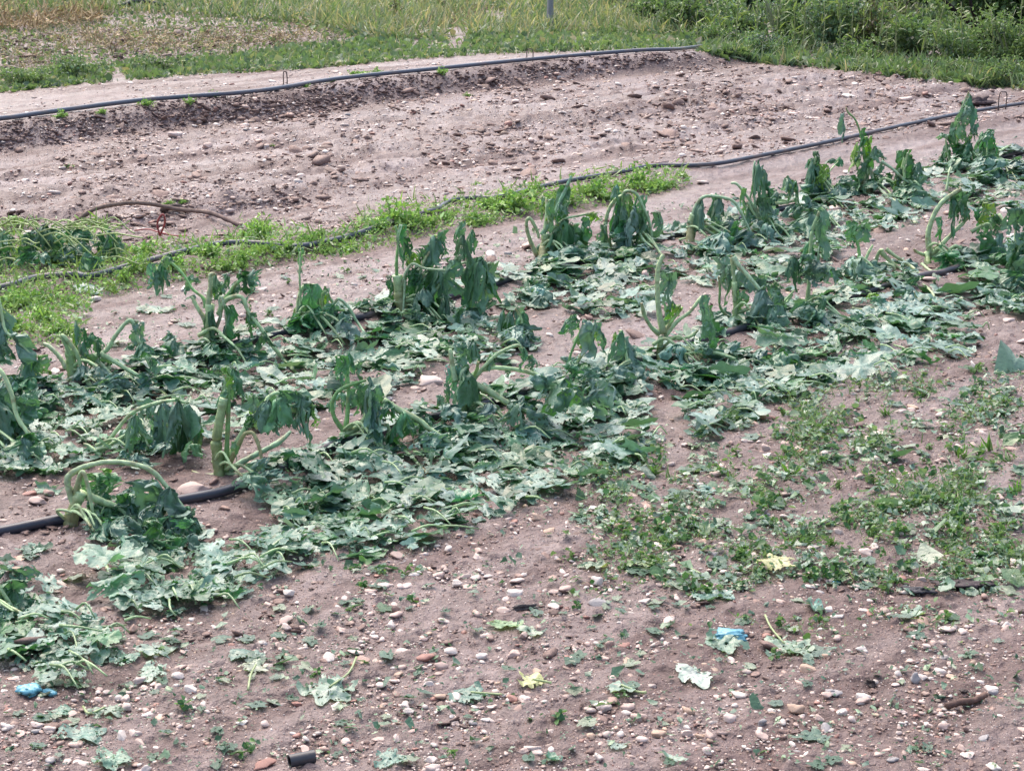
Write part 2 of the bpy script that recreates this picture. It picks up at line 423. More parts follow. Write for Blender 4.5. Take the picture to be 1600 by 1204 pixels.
def lcol(rs, vein, tone, V):
    base = {'dark': (.045, .15, .062), 'mid': (.08, .235, .10), 'blue': (.135, .265, .205), 'pale': (.38, .48, .38), 'lime': (.19, .37, .07), 'yellow': (.42, .47, .22)}[tone]
    b = np.array(base) * rs.uniform(.8, 1.25) * np.array([rs.uniform(.85, 1.2), 1, rs.uniform(.85, 1.15)])
    vc = np.clip(b * 1.5 + np.array([.05, .075, .05]), 0, .6)
    f = (vein * .75)[:, None]; C = b[None] * (1 - f) + vc[None] * f
    m = vn(V[:, 0] * 45, V[:, 1] * 45 + V[:, 2] * 60, 12)
    return C * (.82 + .36 * m)[:, None]
def clean(V, F, C):
    u, inv = np.unique(F, return_inverse=True); return V[u], inv.reshape(F.shape), C[u]
def leaf_flat(px, py, R, rs, tone='blue', lift=.012, big=None, tilt=.14, fold=None, c=None):
    """torn leaf lying on the soil, crumpled and settled on what is below it"""
    c = P1(px, py) if c is None else c
    R = R * 1.3
    big = R > .075 if big is None else big
    th, rad, vein, F = get_leaf(rs, big); hd = rs.uniform(0, 6.28)
    x = rad * np.cos(th) * R * rs.uniform(.8, 1.1); y = rad * np.sin(th) * R * rs.uniform(.65, 1.05)
    f = rs.rand() < .28 if fold is None else fold
    z = np.zeros_like(x)
    if f:                                                # one half curls over the other
        s = rs.uniform(-.3, .3) * R; over = np.maximum(0, y - s); a = np.minimum(over / (R * .28), 2.7)
        z = z + (1 - np.cos(a)) * R * .14; y = np.where(over > 0, s + np.sin(a) * R * .22 - np.maximum(0, over - .28 * 2.7 * R) * .7, y)
    ca, sa = math.cos(hd), math.sin(hd); X = x * ca - y * sa; Y = x * sa + y * ca
    sc = 7.5 / R
    wr = (fbm(X * sc * .32 + hd * 7, Y * sc * .32, rs.randint(99), 3) - .45)
    z = z + np.clip(wr, -.10, 1) * R * .42 * (.35 + rad)
    edge = np.clip(rad - .6, 0, 1); z = z + edge * R * .22 * np.sin(th * rs.randint(3, 7) + hd)
    z = z + (X * math.cos(hd * 3) + Y * math.sin(hd * 3)) * rs.uniform(0, tilt)
    X = X + c[0]; Y = Y + c[1]; g = G(X, Y)
    Z = g + lift + np.maximum(z, -lift * .8)
    V = np.stack([X, Y, Z], 1)
    if rs.rand() < .3: F = F[:, ::-1]
    return clean(V, F, lcol(rs, vein, tone, V))
def leaf_hang(top, L, W, rs, tone='mid', face=None):
    """wilted leaf: either a half closed umbrella, or a limp sheet folded along its rib"""
    th, rad, vein, F = get_leaf(rs, True); p1, p2, p3 = rs.uniform(0, 6.28, 3)
    if rs.rand() < .42:
        hd = rs.uniform(0, 6.28) if face is None else face
        k1 = rs.randint(2, 5); k2 = rs.randint(5, 8)
        rip = 1 + .34 * np.sin(k1 * th + p1) * rad + .2 * np.sin(k2 * th + p2) * rad
        h = (np.clip(rad, 0, 1) ** .6) * rip * W * .62; a = rs.uniform(.5, .9)
        x = h * np.cos(th) * a + rs.uniform(-.25, .25) * W * rad; y = h * np.sin(th)
        tw = rad * rs.uniform(-1.1, 1.1); x, y = x * np.cos(tw) - y * np.sin(tw), x * np.sin(tw) + y * np.cos(tw)
        z = -(rad ** 1.2) * L * (.98 + .2 * np.cos(th + p2)) + .08 * L * np.sin(rad * 8 + p1) * np.cos(th)
    else:
        hd = rs.uniform(-.9, .9) if face is None else face
        al = rad * np.cos(th); ac = rad * np.sin(th); fo = rs.uniform(.2, 1.3); sk = rs.uniform(-.35, .35)
        side = np.where(ac > 0, 1, rs.uniform(.25, 1.)); b = rs.uniform(.3, 1.2)
        dn = (al + .35) / 1.3
        y0 = ac * W * .66 * side * np.cos(fo * .6) + sk * W * dn
        x0 = -np.abs(ac) * W * .6 * np.sin(fo) * side - W * .25 * b * dn * dn
        x0 = x0 + W * .16 * np.sin(ac * 5 + p1) * (.3 + rad) + W * .12 * np.sin(al * 6 + p2)
        y0 = y0 + W * .08 * np.sin(al * 7 + p3)
        x, y = x0, y0; hd = hd + math.pi / 2 * rs.choice([1, -1])
        z = -dn * L * (1 + .1 * np.sin(ac * 3 + p2)) + .05 * L - np.abs(ac) * L * .22 * rs.rand()
        z = np.minimum(z, .02 * L)
    ca, sa = math.cos(hd), math.sin(hd); X = top[0] + x * ca - y * sa; Y = top[1] + x * sa + y * ca
    jit = (fbm(th * 2 + p1, rad * 6, rs.randint(99), 3) - .5) * W * .34
    X = X + jit; Y = Y - jit * .8; z = z + jit * .6
    Z = np.maximum(top[2] + z, G(X, Y, False) + .012 + .01 * np.abs(jit) / max(W, .01))
    V = np.stack([X, Y, Z], 1)
    if rs.rand() < .4: F = F[:, ::-1]
    return clean(V, F, lcol(rs, vein, tone, V))

STALK_C = np.array((.36, .49, .26)); STALK_G = np.array((.13, .25, .09)); STALK_B = np.array((.25, .22, .11))
class Plant:
    def bulk(s):
        rs = s.rs; H_ = list(s.H)
        for x, y, L, W, tone in H_:
            for _ in range(1 if rs.rand() < .5 else 0):
                if s.n >= 92: return
                s.hang(x + rs.normal(0, 11), y + rs.uniform(-4, 26), L * rs.uniform(.5, 1.), W * rs.uniform(.7, 1.15), rs.choice(['dark', 'mid', 'mid', 'mid', 'lime', 'blue']), rs.uniform(.0, .15))
        for k in range(7):                     # slumped leaves heaped round the foot
            xs = [h[0] for h in H_]; x = rs.uniform(min(xs), max(xs)); y = s.py - rs.uniform(2, 26)
            if s.n < 92: s.hang(x, y, rs.uniform(18, 40), rs.uniform(30, 60), rs.choice(['mid', 'blue', 'blue']), rs.uniform(-.2, .08))
    def splay(s):
        rs = s.rs
        for k in range(rs.randint(2, 5)):
            a = rs.uniform(.1, 1.); L_ = rs.uniform(35, 85) * (.55 + .45 * s.py / 800); x0 = s.px + rs.normal(0, 6); y0 = s.py - rs.uniform(8, 26)
            s.stalk([(x0, y0), (x0 + L_ * .35, y0 - rs.uniform(2, 14)), (x0 + L_ * .7, y0 + L_ * .22 * a), (x0 + L_, y0 + L_ * .6 * a + 8)], rs.uniform(4, 7) * (.6 + .4 * s.py / 800), -.1)
    def __init__(s, bx, by, label, seed, group='hail smashed squash plants in two rows', name='squash_plant'):
        s.b = P1(bx, by); s.Y = s.b[1]; s.px = bx; s.py = by; s.rs = np.random.RandomState(seed); s.m = mpp(s.Y)
        s.b[2] = float(G(s.b[0], s.b[1], False))
        s.o = empty(name, s.b, label, 'plant', group); s.n = 0; s.H = []
        LP.append(s)
    def pt(s, x, y, dy, r):
        q = Q(x, y, s.Y + dy); g = float(G(q[0], q[1], False)) + r * .8
        if q[2] < g:
            q = P1(x, y); q[2] = float(G(q[0], q[1], False)) + r * .9
        return q
    def stalk(s, pts, w, end=None, col=None, name='leaf_stalk'):
        rs = s.rs; end = rs.uniform(-.09, .09) if end is None else end; n = len(pts); r = w * s.m * .5
        r *= .74; P_ = [s.pt(x + rs.normal(0, 1.7), y + rs.normal(0, 1.4), end * k / max(1, n - 1), r) for k, (x, y) in enumerate(pts)]
        c = STALK_C * rs.uniform(.8, 1.15) if col is None else np.array(col)
        cols = [c * .8, c, c * 1.05, c * rs.uniform(.7, 1.2)]
        if rs.rand() < .35: cols[-1] = STALK_B
        V, F, C = tube(P_, [r * 1.5, r * 1.1, r * .95, r * 1.0, r * .7], cols, 10, n * 7, .12, rs)
        C = C * (.72 + .5 * vn(V[:, 0] * 160, V[:, 2] * 160, 4))[:, None]; bt = np.clip(fbm(V[:, 0] * 50, V[:, 2] * 50, 6, 2) - .6, 0, 1)[:, None] * 4; C = C * (1 - np.minimum(bt, .7)) + STALK_B * .7 * np.minimum(bt, .7)
        # torn ends
        o = obj(name, V, F, C * 1.35, M_STALK, s.o)
        return np.array(P_)
    def stem(s, pts, w, brown=.4):
        rs = s.rs; n = len(pts); r = w * s.m * .42; P_ = [s.pt(x, y, 0, r * .2) for x, y in pts]; P_[0][2] -= .02
        c0 = STALK_G * (1 - brown) + STALK_B * brown
        V, F, C = tube(P_, [r * 1.15, r * 1.1, r * .85, r * .9], [c0 * .7, c0, STALK_C * .9], 11, n * 7, .09, rs)
        C = C * (.65 + .7 * vn(V[:, 0] * 90, V[:, 2] * 60, 4))[:, None]
        C[-1] = (.35, .38, .22)
        obj('stem', V, F, C * 1.5, M_STALK, s.o)
    def hang(s, x, y, L, W, tone=None, dy=None):
        rs = s.rs; s.n += 1; s.H.append((x, y, L, W, tone)) if s.n < 60 else None; dy = rs.uniform(-.06, .06) if dy is None else dy; q = Q(x, y, s.Y + dy)
        g = float(G(q[0], q[1], False)) + .03
        if q[2] < g: q = P1(x, y); q[2] += .04
        tone = tone or rs.choice(['dark', 'mid', 'mid', 'blue'])
        V, F, C = leaf_hang(q, L * 1.06 * s.m, W * 1.06 * s.m, rs, tone); obj('leaf', V, F, C, M_LEAF, s.o)
    def flat(s, x, y, Rpx, tone=None, fold=None, lift=None):
        rs = s.rs; c = P1(x, y); R = Rpx * mpp(c[1])
        V, F, C = leaf_flat(x, y, R, rs, tone or rs.choice(['blue', 'blue', 'blue', 'mid']), lift or rs.uniform(.008, .035), fold=fold, c=c)
        obj('leaf', V, F, C, M_LEAF, s.o)
LP = []

# ================================================================== the squash plants, one by one
# ---- front row
A = Plant(-45, 965, 'flattened squash plant cut by the left edge, lowest of the front row', 11)
A.stalk([(-40, 960), (-20, 890), (5, 925), (28, 965), (45, 1000)], 8)
A.stalk([(-45, 955), (-30, 925), (0, 950), (15, 990)], 7)
for a in ((-15, 895, 60, 60, 'dark'), (18, 905, 70, 62, 'dark'), (38, 935, 50, 55, 'mid'), (-10, 930, 60, 60, 'mid'), (5, 960, 40, 60, 'mid')): A.hang(*a)
for a in ((70, 975, 42), (30, 1000, 45), (110, 1000, 45), (150, 1010, 42), (60, 1020, 45), (5, 1035, 40), (105, 1025, 40), (165, 1020, 28), (130, 1040, 30), (90, 985, 30, 'dark'), (60, 950, 25, 'dark'), (78, 925, 26)): A.flat(*a)
B = Plant(108, 818, 'squash plant bent over in a big pale arch at the left front, leaf curtain beneath', 12)
B.stem([(108, 818), (116, 795), (128, 768)], 24, .75)
B.stalk([(118, 790), (106, 752), (128, 732), (165, 722), (205, 723), (240, 738), (262, 764), (285, 795), (302, 822), (312, 835)], 10, .03, (.36, .47, .27))
B.stalk([(135, 772), (165, 782), (190, 796), (208, 812), (222, 830)], 13, .05)
B.stalk([(120, 770), (132, 735), (136, 760), (146, 800)], 9, -.05)
B.stalk([(105, 815), (90, 800), (100, 797), (114, 802)], 6, -.03, STALK_C * .9)
B.stalk([(158, 868), (172, 900), (185, 945)], 6, -.02)
B.stalk([(182, 905), (205, 915), (225, 925)], 5, -.02)
for a in ((175, 738, 50, 60, 'lime', .12), (155, 740, 60, 55, 'mid', .08), (262, 762, 100, 55, 'blue', .0), (285, 795, 90, 55, 'mid', .02), (235, 780, 70, 50, 'blue', .04), (205, 762, 45, 50, 'blue', .06), (300, 830, 75, 42, 'blue', 0),
          (210, 815, 85, 60, 'dark', 0), (245, 810, 100, 66, 'mid', -.05), (150, 800, 90, 55, 'blue', -.03), (175, 830, 90, 60, 'mid', -.05), (225, 850, 80, 60, 'dark', -.08), (275, 850, 70, 60, 'dark', -.05), (140, 790, 70, 48, 'dark', .04),
          (240, 750, 110, 60, 'blue', .02), (205, 770, 90, 60, 'mid', .03), (290, 800, 100, 60, 'blue', -.01), (165, 840, 80, 70, 'mid', -.06), (260, 830, 90, 80, 'blue', -.04), (205, 860, 70, 80, 'blue', -.1), (300, 860, 60, 60, 'blue', -.08), (190, 870, 60, 60, 'blue', -.1), (250, 868, 62, 60, 'mid', -.1)): B.hang(*a)
for a in ((165, 905, 50, 'blue', False, .06), (210, 915, 55, 'blue', False, .05), (175, 935, 45), (225, 935, 45), (270, 925, 45), (315, 935, 42), (350, 928, 34), (245, 950, 38), (205, 952, 32), (300, 915, 40, 'dark'), (335, 900, 40), (290, 945, 34), (365, 940, 24), (240, 885, 50, 'dark'), (330, 880, 42), (360, 870, 42)): B.flat(*a)
C_ = Plant(345, 742, 'snapped squash stump with split brown stem beside the front hose', 13)
C_.stem([(343, 744), (340, 715), (338, 690), (346, 640), (350, 622)], 19, .45)
C_.stalk([(354, 735), (356, 690), (358, 640), (357, 600), (355, 570)], 9, .02, STALK_G * 1.2)
C_.stalk([(352, 738), (362, 705), (384, 668), (408, 636), (425, 618), (447, 615), (462, 622)], 8, .1)
C_.stalk([(350, 735), (368, 700), (382, 680), (398, 678), (404, 700), (412, 728)], 8, -.06, (.26, .27, .13))
C_.stalk([(348, 742), (378, 742), (398, 736), (410, 733)], 7, -.05)
C_.stalk([(340, 744), (315, 742), (300, 735)], 6)
C_.stalk([(355, 735), (395, 712), (430, 690), (455, 672)], 11, .2, (.2, .33, .2))
for a in ((364, 575, 60, 34, 'mid'), (352, 572, 38, 26, 'lime'), (374, 600, 45, 26, 'dark'), (418, 625, 50, 36, 'blue'), (436, 618, 60, 34, 'mid'), (462, 612, 48, 50, 'mid'), (478, 622, 62, 44, 'mid'), (490, 640, 38, 25, 'lime'), (395, 648, 28, 18, 'dark'), (368, 690, 28, 12, 'lime')): C_.hang(*a)
for a in ((400, 728, 20), (440, 715, 24), (470, 722, 26), (505, 705, 24), (420, 745, 18), (470, 745, 32, 'dark', True, .05), (500, 760, 34, 'dark', True, .06), (455, 770, 30, 'mid'), (520, 745, 28, 'dark', True), (430, 790, 26, 'mid')): C_.flat(*a)
D = Plant(150, 712, 'low squash plant with drooping leaf curtain just above the arched stalk', 14)
D.stalk([(148, 712), (160, 702), (185, 672), (208, 645), (238, 630), (270, 625), (292, 628)], 8, .05)
D.stalk([(158, 708), (180, 690), (205, 675), (222, 678), (228, 692)], 6, -.05)
D.stalk([(160, 712), (140, 700), (130, 695)], 8, 0, STALK_C)
for a in ((210, 648, 62, 36, 'mid'), (232, 634, 70, 34, 'blue'), (255, 628, 84, 38, 'blue'), (276, 628, 92, 36, 'dark'), (294, 632, 66, 44, 'mid'), (300, 650, 70, 40, 'lime'), (222, 680, 45, 24, 'mid'), (190, 675, 36, 28, 'mid'), (250, 670, 56, 40, 'blue'), (195, 700, 30, 40, 'dark')): D.hang(*a)
for a in ((150, 690, 26), (120, 675, 30), (175, 660, 34), (105, 650, 30), (70, 700, 32), (110, 720, 30), (40, 720, 28), (140, 640, 34), (180, 635, 30), (235, 735, 22), (75, 665, 28, 'mid'), (20, 745, 26), (80, 735, 30), (60, 645, 30), (110, 620, 28), (30, 700, 30)): D.flat(*a)
E = Plant(540, 692, 'squash plant by the hose with looping dark stalk and long leaf draped over its tip', 15)
E.stem([(538, 696), (536, 676)], 17, .3)
E.stalk([(536, 678), (524, 655), (519, 630), (528, 612), (550, 600), (575, 594)], 8, .02, STALK_G * 1.3)
E.stalk([(541, 672), (546, 640), (541, 600), (536, 565)], 8, .05, STALK_G * 1.4)
E.stalk([(540, 680), (556, 668), (570, 652), (578, 620)], 10, -.02)
E.stalk([(577, 594), (583, 625), (590, 665), (598, 700)], 5, -.08, (.25, .4, .25))
E.stalk([(600, 627), (625, 640), (652, 656), (675, 672), (702, 690), (722, 705), (735, 722)], 11, -.05)
E.stalk([(604, 665), (618, 690), (640, 715), (672, 742)], 7, -.05)
E.stalk([(545, 676), (565, 690), (580, 700)], 6)
for a in ((536, 556, 55, 26, 'mid'), (545, 552, 45, 24, 'mid'), (560, 602, 62, 34, 'mid', .04), (578, 596, 108, 34, 'blue', -.02), (586, 605, 96, 42, 'blue', -.05), (606, 628, 42, 30, 'mid'), (645, 652, 40, 44, 'dark'), (630, 645, 55, 36, 'mid'), (668, 668, 42, 40, 'blue'), (700, 690, 30, 36, 'mid'), (555, 690, 40, 30, 'dark')): E.hang(*a)
for a in ((585, 715, 40, 'blue', False), (560, 740, 40), (610, 745, 44), (650, 760, 44), (600, 780, 40), (560, 780, 38, 'mid'), (520, 800, 40, 'dark', True, .05), (500, 780, 36, 'dark', True), (640, 795, 42), (690, 780, 40), (590, 815, 40), (540, 830, 44), (485, 850, 40), (440, 860, 38), (400, 850, 34), (620, 830, 36), (560, 850, 36), (680, 815, 32), (730, 790, 34), (430, 885, 30), (390, 890, 30), (500, 820, 36, 'mid'), (650, 850, 22), (470, 870, 30), (460, 815, 28)): E.flat(*a)
F_ = Plant(722, 652, 'squash plant with upright torn leaf column and two thick stalks lying to the right', 16)
F_.stem([(724, 655), (722, 625), (724, 600)], 18, .3)
F_.stalk([(712, 595), (706, 570), (702, 545)], 10, .04, (.25, .36, .2))
F_.stalk([(735, 602), (748, 582), (765, 562), (785, 550), (806, 540), (816, 546), (822, 560)], 7, .05)
F_.stalk([(728, 610), (744, 585), (748, 562)], 7, -.02, (.26, .38, .12))
F_.stalk([(735, 590), (760, 575), (800, 577), (832, 582), (858, 590)], 9, .1)
F_.stalk([(738, 598), (765, 612), (795, 626), (820, 640), (832, 655), (845, 668)], 12, -.06)
F_.stalk([(728, 630), (745, 642), (772, 650), (800, 650), (815, 640)], 7, -.05)
for a in ((720, 535, 45, 30, 'blue'), (738, 532, 40, 24, 'dark'), (712, 572, 62, 34, 'blue'), (728, 575, 80, 38, 'mid'), (742, 590, 60, 24, 'dark'), (818, 545, 45, 24, 'mid'), (826, 555, 36, 30, 'dark'), (765, 555, 24, 14, 'lime'), (700, 600, 60, 14, 'dark'), (850, 585, 58, 60, 'blue', -.1), (880, 590, 62, 60, 'mid', -.1), (925, 595, 60, 60, 'blue', -.12)): F_.hang(*a)
for a in ((760, 670, 32), (800, 690, 36), (840, 690, 38), (740, 700, 34), (780, 720, 40), (830, 725, 40), (880, 700, 40), (870, 665, 38), (920, 655, 40), (960, 640, 38), (930, 690, 40), (980, 665, 34), (970, 700, 34), (1005, 680, 26), (900, 740, 34), (850, 755, 34), (800, 760, 36), (760, 750, 36), (950, 725, 24), (1000, 655, 26), (940, 625, 30, 'mid'), (980, 620, 26, 'mid'), (700, 730, 34), (1020, 695, 16), (870, 620, 26, 'dark')): F_.flat(*a)
Gp = Plant(898, 588, 'small squash stub with one looped stalk holding a hanging grey-green leaf', 17)
Gp.stalk([(897, 585), (889, 560), (898, 530), (912, 510), (925, 502)], 5, .03, STALK_G * 1.3)
Gp.stalk([(900, 584), (904, 565), (912, 548)], 7, 0, (.33, .4, .18))
for a in ((926, 502, 62, 34, 'blue'), (936, 505, 50, 24, 'blue'), (902, 492, 32, 24, 'mid'), (912, 515, 36, 22, 'lime', .04), (895, 510, 22, 14, 'blue')): Gp.hang(*a)
for a in ((905, 600, 22), (935, 590, 20), (950, 580, 18, 'dark'), (880, 600, 18)): Gp.flat(*a)
G2 = Plant(985, 590, 'squash leaf bundle folded over like a tent beside the small stub', 18)
G2.stalk([(985, 588), (978, 550), (972, 520), (965, 516)], 6, .03)
G2.stalk([(985, 565), (965, 572), (945, 585), (930, 598)], 6, -.03)
for a in ((970, 518, 50, 26, 'mid'), (980, 530, 66, 36, 'blue'), (990, 548, 60, 40, 'blue'), (962, 520, 24, 16, 'lime')): G2.hang(*a)
for a in ((1010, 595, 26, 'blue', True), (1045, 590, 24), (1000, 612, 22), (1035, 607, 22), (960, 600, 22)): G2.flat(*a)
H = Plant(1033, 560, 'bare squash stump with thick pale stalks spread like a candelabra', 19)
H.stem([(1032, 565), (1031, 545), (1033, 525)], 13, .6)
H.stalk([(1036, 520), (1028, 490), (1025, 460), (1026, 425), (1034, 408), (1036, 398)], 10, .02, (.36, .45, .24))
H.stalk([(1030, 524), (1016, 512), (1006, 492), (1002, 472)], 8, -.03, (.30, .42, .22))
H.stalk([(1037, 524), (1058, 505), (1075, 486), (1090, 470), (1098, 464)], 7, .05)
H.stalk([(1037, 527), (1060, 530), (1078, 525), (1089, 516)], 6, -.04)
H.stalk([(1036, 520), (1050, 500), (1066, 480)], 8, .05, (.25, .4, .12))
H.stalk([(1060, 542), (1090, 546), (1120, 552), (1152, 562)], 8, -.08)
for a in ((1044, 425, 60, 30, 'blue', .05), (1100, 462, 68, 20, 'blue', 0), (1050, 470, 34, 20, 'lime'), (1062, 476, 22, 16, 'lime'), (1108, 500, 44, 22, 'mid', -.02), (1130, 535, 28, 26, 'mid'), (1190, 566, 38, 70, 'blue', -.05), (1225, 568, 40, 60, 'mid', -.05)): H.hang(*a)
for a in ((1060, 565, 26), (1095, 580, 30), (1130, 585, 30), (1075, 600, 28), (1110, 610, 30), (1160, 600, 30), (1210, 610, 30, 'blue', False), (1240, 615, 24), (1120, 640, 28), (1170, 630, 24), (1150, 655, 22), (1090, 635, 26), (1100, 655, 20), (1060, 590, 24, 'mid'), (1150, 580, 22, 'dark')): H.flat(*a)
I = Plant(1148, 508, 'squash plant with long bent stalk carrying a full-length draped leaf', 20)
I.stem([(1146, 510), (1150, 480), (1147, 440)], 11, .25)
I.stalk([(1143, 500), (1128, 478), (1125, 450), (1122, 430)], 5, 0, STALK_G)
I.stalk([(1146, 402), (1158, 415), (1175, 436), (1192, 460), (1198, 495), (1203, 525), (1215, 548)], 8, -.1, (.33, .46, .28))
I.stalk([(1148, 470), (1146, 430), (1144, 402)], 7, 0)
I.stalk([(1150, 498), (1168, 498), (1184, 499)], 4)
for a in ((1128, 405, 50, 30, 'blue'), (1140, 415, 60, 30, 'mid'), (1160, 420, 40, 26, 'blue'), (1192, 452, 100, 44, 'blue', -.06), (1205, 480, 80, 50, 'blue', -.1), (1218, 450, 44, 34, 'dark'), (1155, 455, 40, 24, 'lime'), (1108, 478, 66, 16, 'mid'), (1185, 430, 40, 30, 'dark')): I.hang(*a)
for a in ((1215, 548, 36, 'blue', True, .04), (1240, 558, 30), (1265, 565, 26), (1190, 520, 26), (1120, 525, 22, 'mid')): I.flat(*a)
J = Plant(1262, 495, 'tall slender squash stalk wrapped in folded leaves with rounded dark leaf blobs below', 21)
J.stalk([(1260, 492), (1262, 450), (1264, 405), (1270, 360), (1278, 330)], 7, 0, (.27, .4, .2))
J.stalk([(1225, 490), (1255, 478), (1290, 466), (1310, 462)], 6, -.03)
J.stalk([(1235, 460), (1232, 475), (1229, 470), (1242, 452)], 5, -.02)
for a in ((1280, 330, 70, 26, 'mid'), (1287, 345, 56, 24, 'blue'), (1268, 408, 34, 40, 'blue', -.04), (1284, 412, 36, 34, 'blue', -.04), (1255, 398, 30, 24, 'dark'), (1212, 442, 46, 30, 'dark'), (1255, 474, 48, 36, 'mid', -.05), (1283, 468, 72, 24, 'mid', -.06), (1240, 400, 42, 26, 'dark'), (1300, 540, 20, 40, 'dark'), (1262, 380, 45, 24, 'mid')): J.hang(*a)
for a in ((1310, 555, 26, 'mid', True), (1290, 530, 26), (1330, 530, 30), (1300, 575, 24), (1350, 570, 28), (1250, 590, 24), (1260, 540, 24), (1340, 500, 28), (1390, 560, 26), (1230, 540, 20), (1430, 560, 24), (1280, 510, 22)): J.flat(*a)
K = Plant(1343, 425, 'sprawling squash plant with many pale stalks fanned low over its leaves', 22)
K.stalk([(1343, 420), (1340, 390), (1336, 362)], 7, .02, STALK_G * 1.5)
K.stalk([(1348, 418), (1358, 398), (1366, 382)], 6, .02)
for p in ([(1375, 390), (1395, 412), (1420, 432), (1448, 452), (1462, 470)], [(1385, 388), (1402, 402), (1425, 418), (1445, 440)], [(1330, 414), (1352, 425), (1378, 436), (1402, 448)], [(1350, 414), (1372, 408), (1392, 414), (1395, 430)],
          [(1293, 432), (1315, 433), (1340, 434)], [(1272, 462), (1300, 458), (1330, 452)], [(1365, 412), (1375, 392), (1380, 388)], [(1330, 484), (1355, 484), (1378, 480)]): K.stalk(p, 6.5, -.05, (.36, .45, .24))
for a in ((1332, 346, 32, 26, 'mid'), (1352, 350, 34, 26, 'mid'), (1344, 434, 34, 26, 'blue', -.04), (1370, 470, 44, 36, 'lime', -.02), (1395, 468, 40, 34, 'dark'), (1420, 470, 34, 36, 'blue'), (1435, 450, 30, 30, 'mid'), (1400, 440, 26, 26, 'mid'), (1310, 436, 30, 28, 'dark'), (1330, 460, 34, 40, 'mid')): K.hang(*a)
for a in ((1390, 490, 28), (1430, 490, 28), (1460, 480, 28), (1410, 515, 30), (1450, 515, 30), (1490, 505, 22), (1370, 515, 28), (1480, 535, 28), (1430, 540, 26), (1510, 540, 22), (1380, 540, 26), (1340, 480, 24), (1470, 460, 20), (1360, 495, 22), (1500, 480, 18), (1310, 480, 22, 'mid')): K.flat(*a)
L = Plant(1450, 408, 'squash plant at the right with a thick stalk leaning right and several fanned stalks', 23)
L.stem([(1450, 412), (1449, 395)], 13, .4)
L.stalk([(1452, 400), (1449, 370), (1455, 340), (1472, 318), (1492, 300), (1500, 296)], 10, .04, (.33, .44, .24))
L.stalk([(1460, 395), (1480, 372), (1500, 355), (1518, 338)], 8, .05)
L.stalk([(1455, 402), (1475, 394), (1495, 384), (1512, 402), (1530, 425)], 7, -.03)
L.stalk([(1520, 362), (1535, 352), (1548, 355), (1552, 375)], 6, 0)
L.stalk([(1440, 415), (1455, 424), (1478, 420), (1500, 425)], 4.5, -.05)
L.stalk([(1478, 300), (1482, 268), (1484, 262)], 4, .1)
L.stalk([(1448, 400), (1435, 394), (1428, 390)], 6)
L.stalk([(1560, 335), (1570, 350), (1580, 364)], 5)
for a in ((1500, 300, 58, 24, 'mid'), (1490, 312, 66, 22, 'dark'), (1520, 290, 40, 26, 'dark'), (1540, 318, 40, 28, 'lime'), (1528, 326, 46, 26, 'mid'), (1556, 335, 44, 30, 'mid'), (1500, 388, 30, 30, 'blue'), (1545, 365, 64, 36, 'dark'), (1560, 370, 60, 34, 'blue'), (1470, 340, 50, 16, 'mid')): L.hang(*a)
for a in ((1510, 425, 22), (1540, 430, 22), (1480, 412, 18, 'mid'), (1560, 440, 22), (1540, 400, 20), (1495, 402, 18)): L.flat(*a)
Mp = Plant(1605, 440, 'squash plant half out of frame at the right edge below the fanned stalks', 24)
Mp.stalk([(1600, 435), (1592, 400), (1590, 360), (1604, 340)], 6)
for a in ((1590, 325, 60, 36, 'dark'), (1598, 365, 80, 36, 'dark'), (1582, 380, 60, 30, 'mid'), (1604, 400, 60, 40, 'blue')): Mp.hang(*a)
for a in ((1575, 455, 28), (1545, 465, 26), (1590, 475, 30), (1560, 485, 22), (1595, 495, 24), (1610, 450, 30), (1540, 480, 18)): Mp.flat(*a)
# ---- left edge
N1 = Plant(-25, 610, 'squash plant entering at the left edge with a long drooping rib of torn leaves', 25)
N1.stalk([(-20, 600), (-12, 520), (-4, 460), (4, 490), (12, 515), (25, 530), (45, 555)], 6, -.05, STALK_C)
for a in ((6, 500, 56, 36, 'blue'), (22, 525, 50, 40, 'blue'), (45, 548, 55, 38, 'mid'), (58, 556, 40, 28, 'lime'), (4, 530, 40, 36, 'dark'), (-10, 480, 70, 40, 'mid')): N1.hang(*a)
N2 = Plant(-25, 700, 'squash plant at the left edge, its rib slanting down to the right over smashed leaves', 26)
N2.stalk([(-25, 690), (-10, 590), (2, 580), (18, 618), (28, 650), (45, 680), (60, 705), (70, 718)], 9, -.1, STALK_C)
for a in ((12, 590, 46, 40, 'blue'), (30, 620, 50, 44, 'mid'), (46, 612, 42, 34, 'mid'), (12, 640, 56, 50, 'mid'), (30, 665, 46, 50, 'mid'), (52, 680, 36, 34, 'lime'), (-5, 620, 70, 50, 'dark'), (60, 700, 22, 30, 'mid')): N2.hang(*a)
for a in ((15, 735, 28), (50, 740, 28), (85, 745, 24, 'mid'), (10, 710, 30, 'dark')): N2.flat(*a)
# ---- second row
O = Plant(118, 597, 'broken squash plant with pale bare stalks and an A-shaped bent stalk', 27)
O.stem([(116, 600), (112, 570), (108, 545)], 20, .3)
O.stalk([(112, 590), (108, 555), (98, 525), (118, 552), (132, 582), (146, 612), (158, 632)], 9, -.05, (.30, .42, .22))
O.stalk([(108, 575), (95, 558), (80, 542), (68, 537)], 9, .03, (.35, .42, .26))
O.stalk([(128, 560), (150, 555), (165, 545), (180, 525), (196, 505), (208, 504), (216, 525), (228, 555), (238, 580)], 8, .02, (.33, .46, .26))
O.stalk([(158, 552), (178, 565), (200, 578), (220, 588)], 9, -.03, (.33, .46, .26))
O.stalk([(150, 562), (165, 578), (176, 592)], 7, -.05, (.2, .3, .18))
O.stalk([(175, 612), (195, 618), (218, 630)], 6, -.06, (.36, .42, .2))
O.stalk([(240, 608), (255, 616), (265, 622)], 7, -.05)
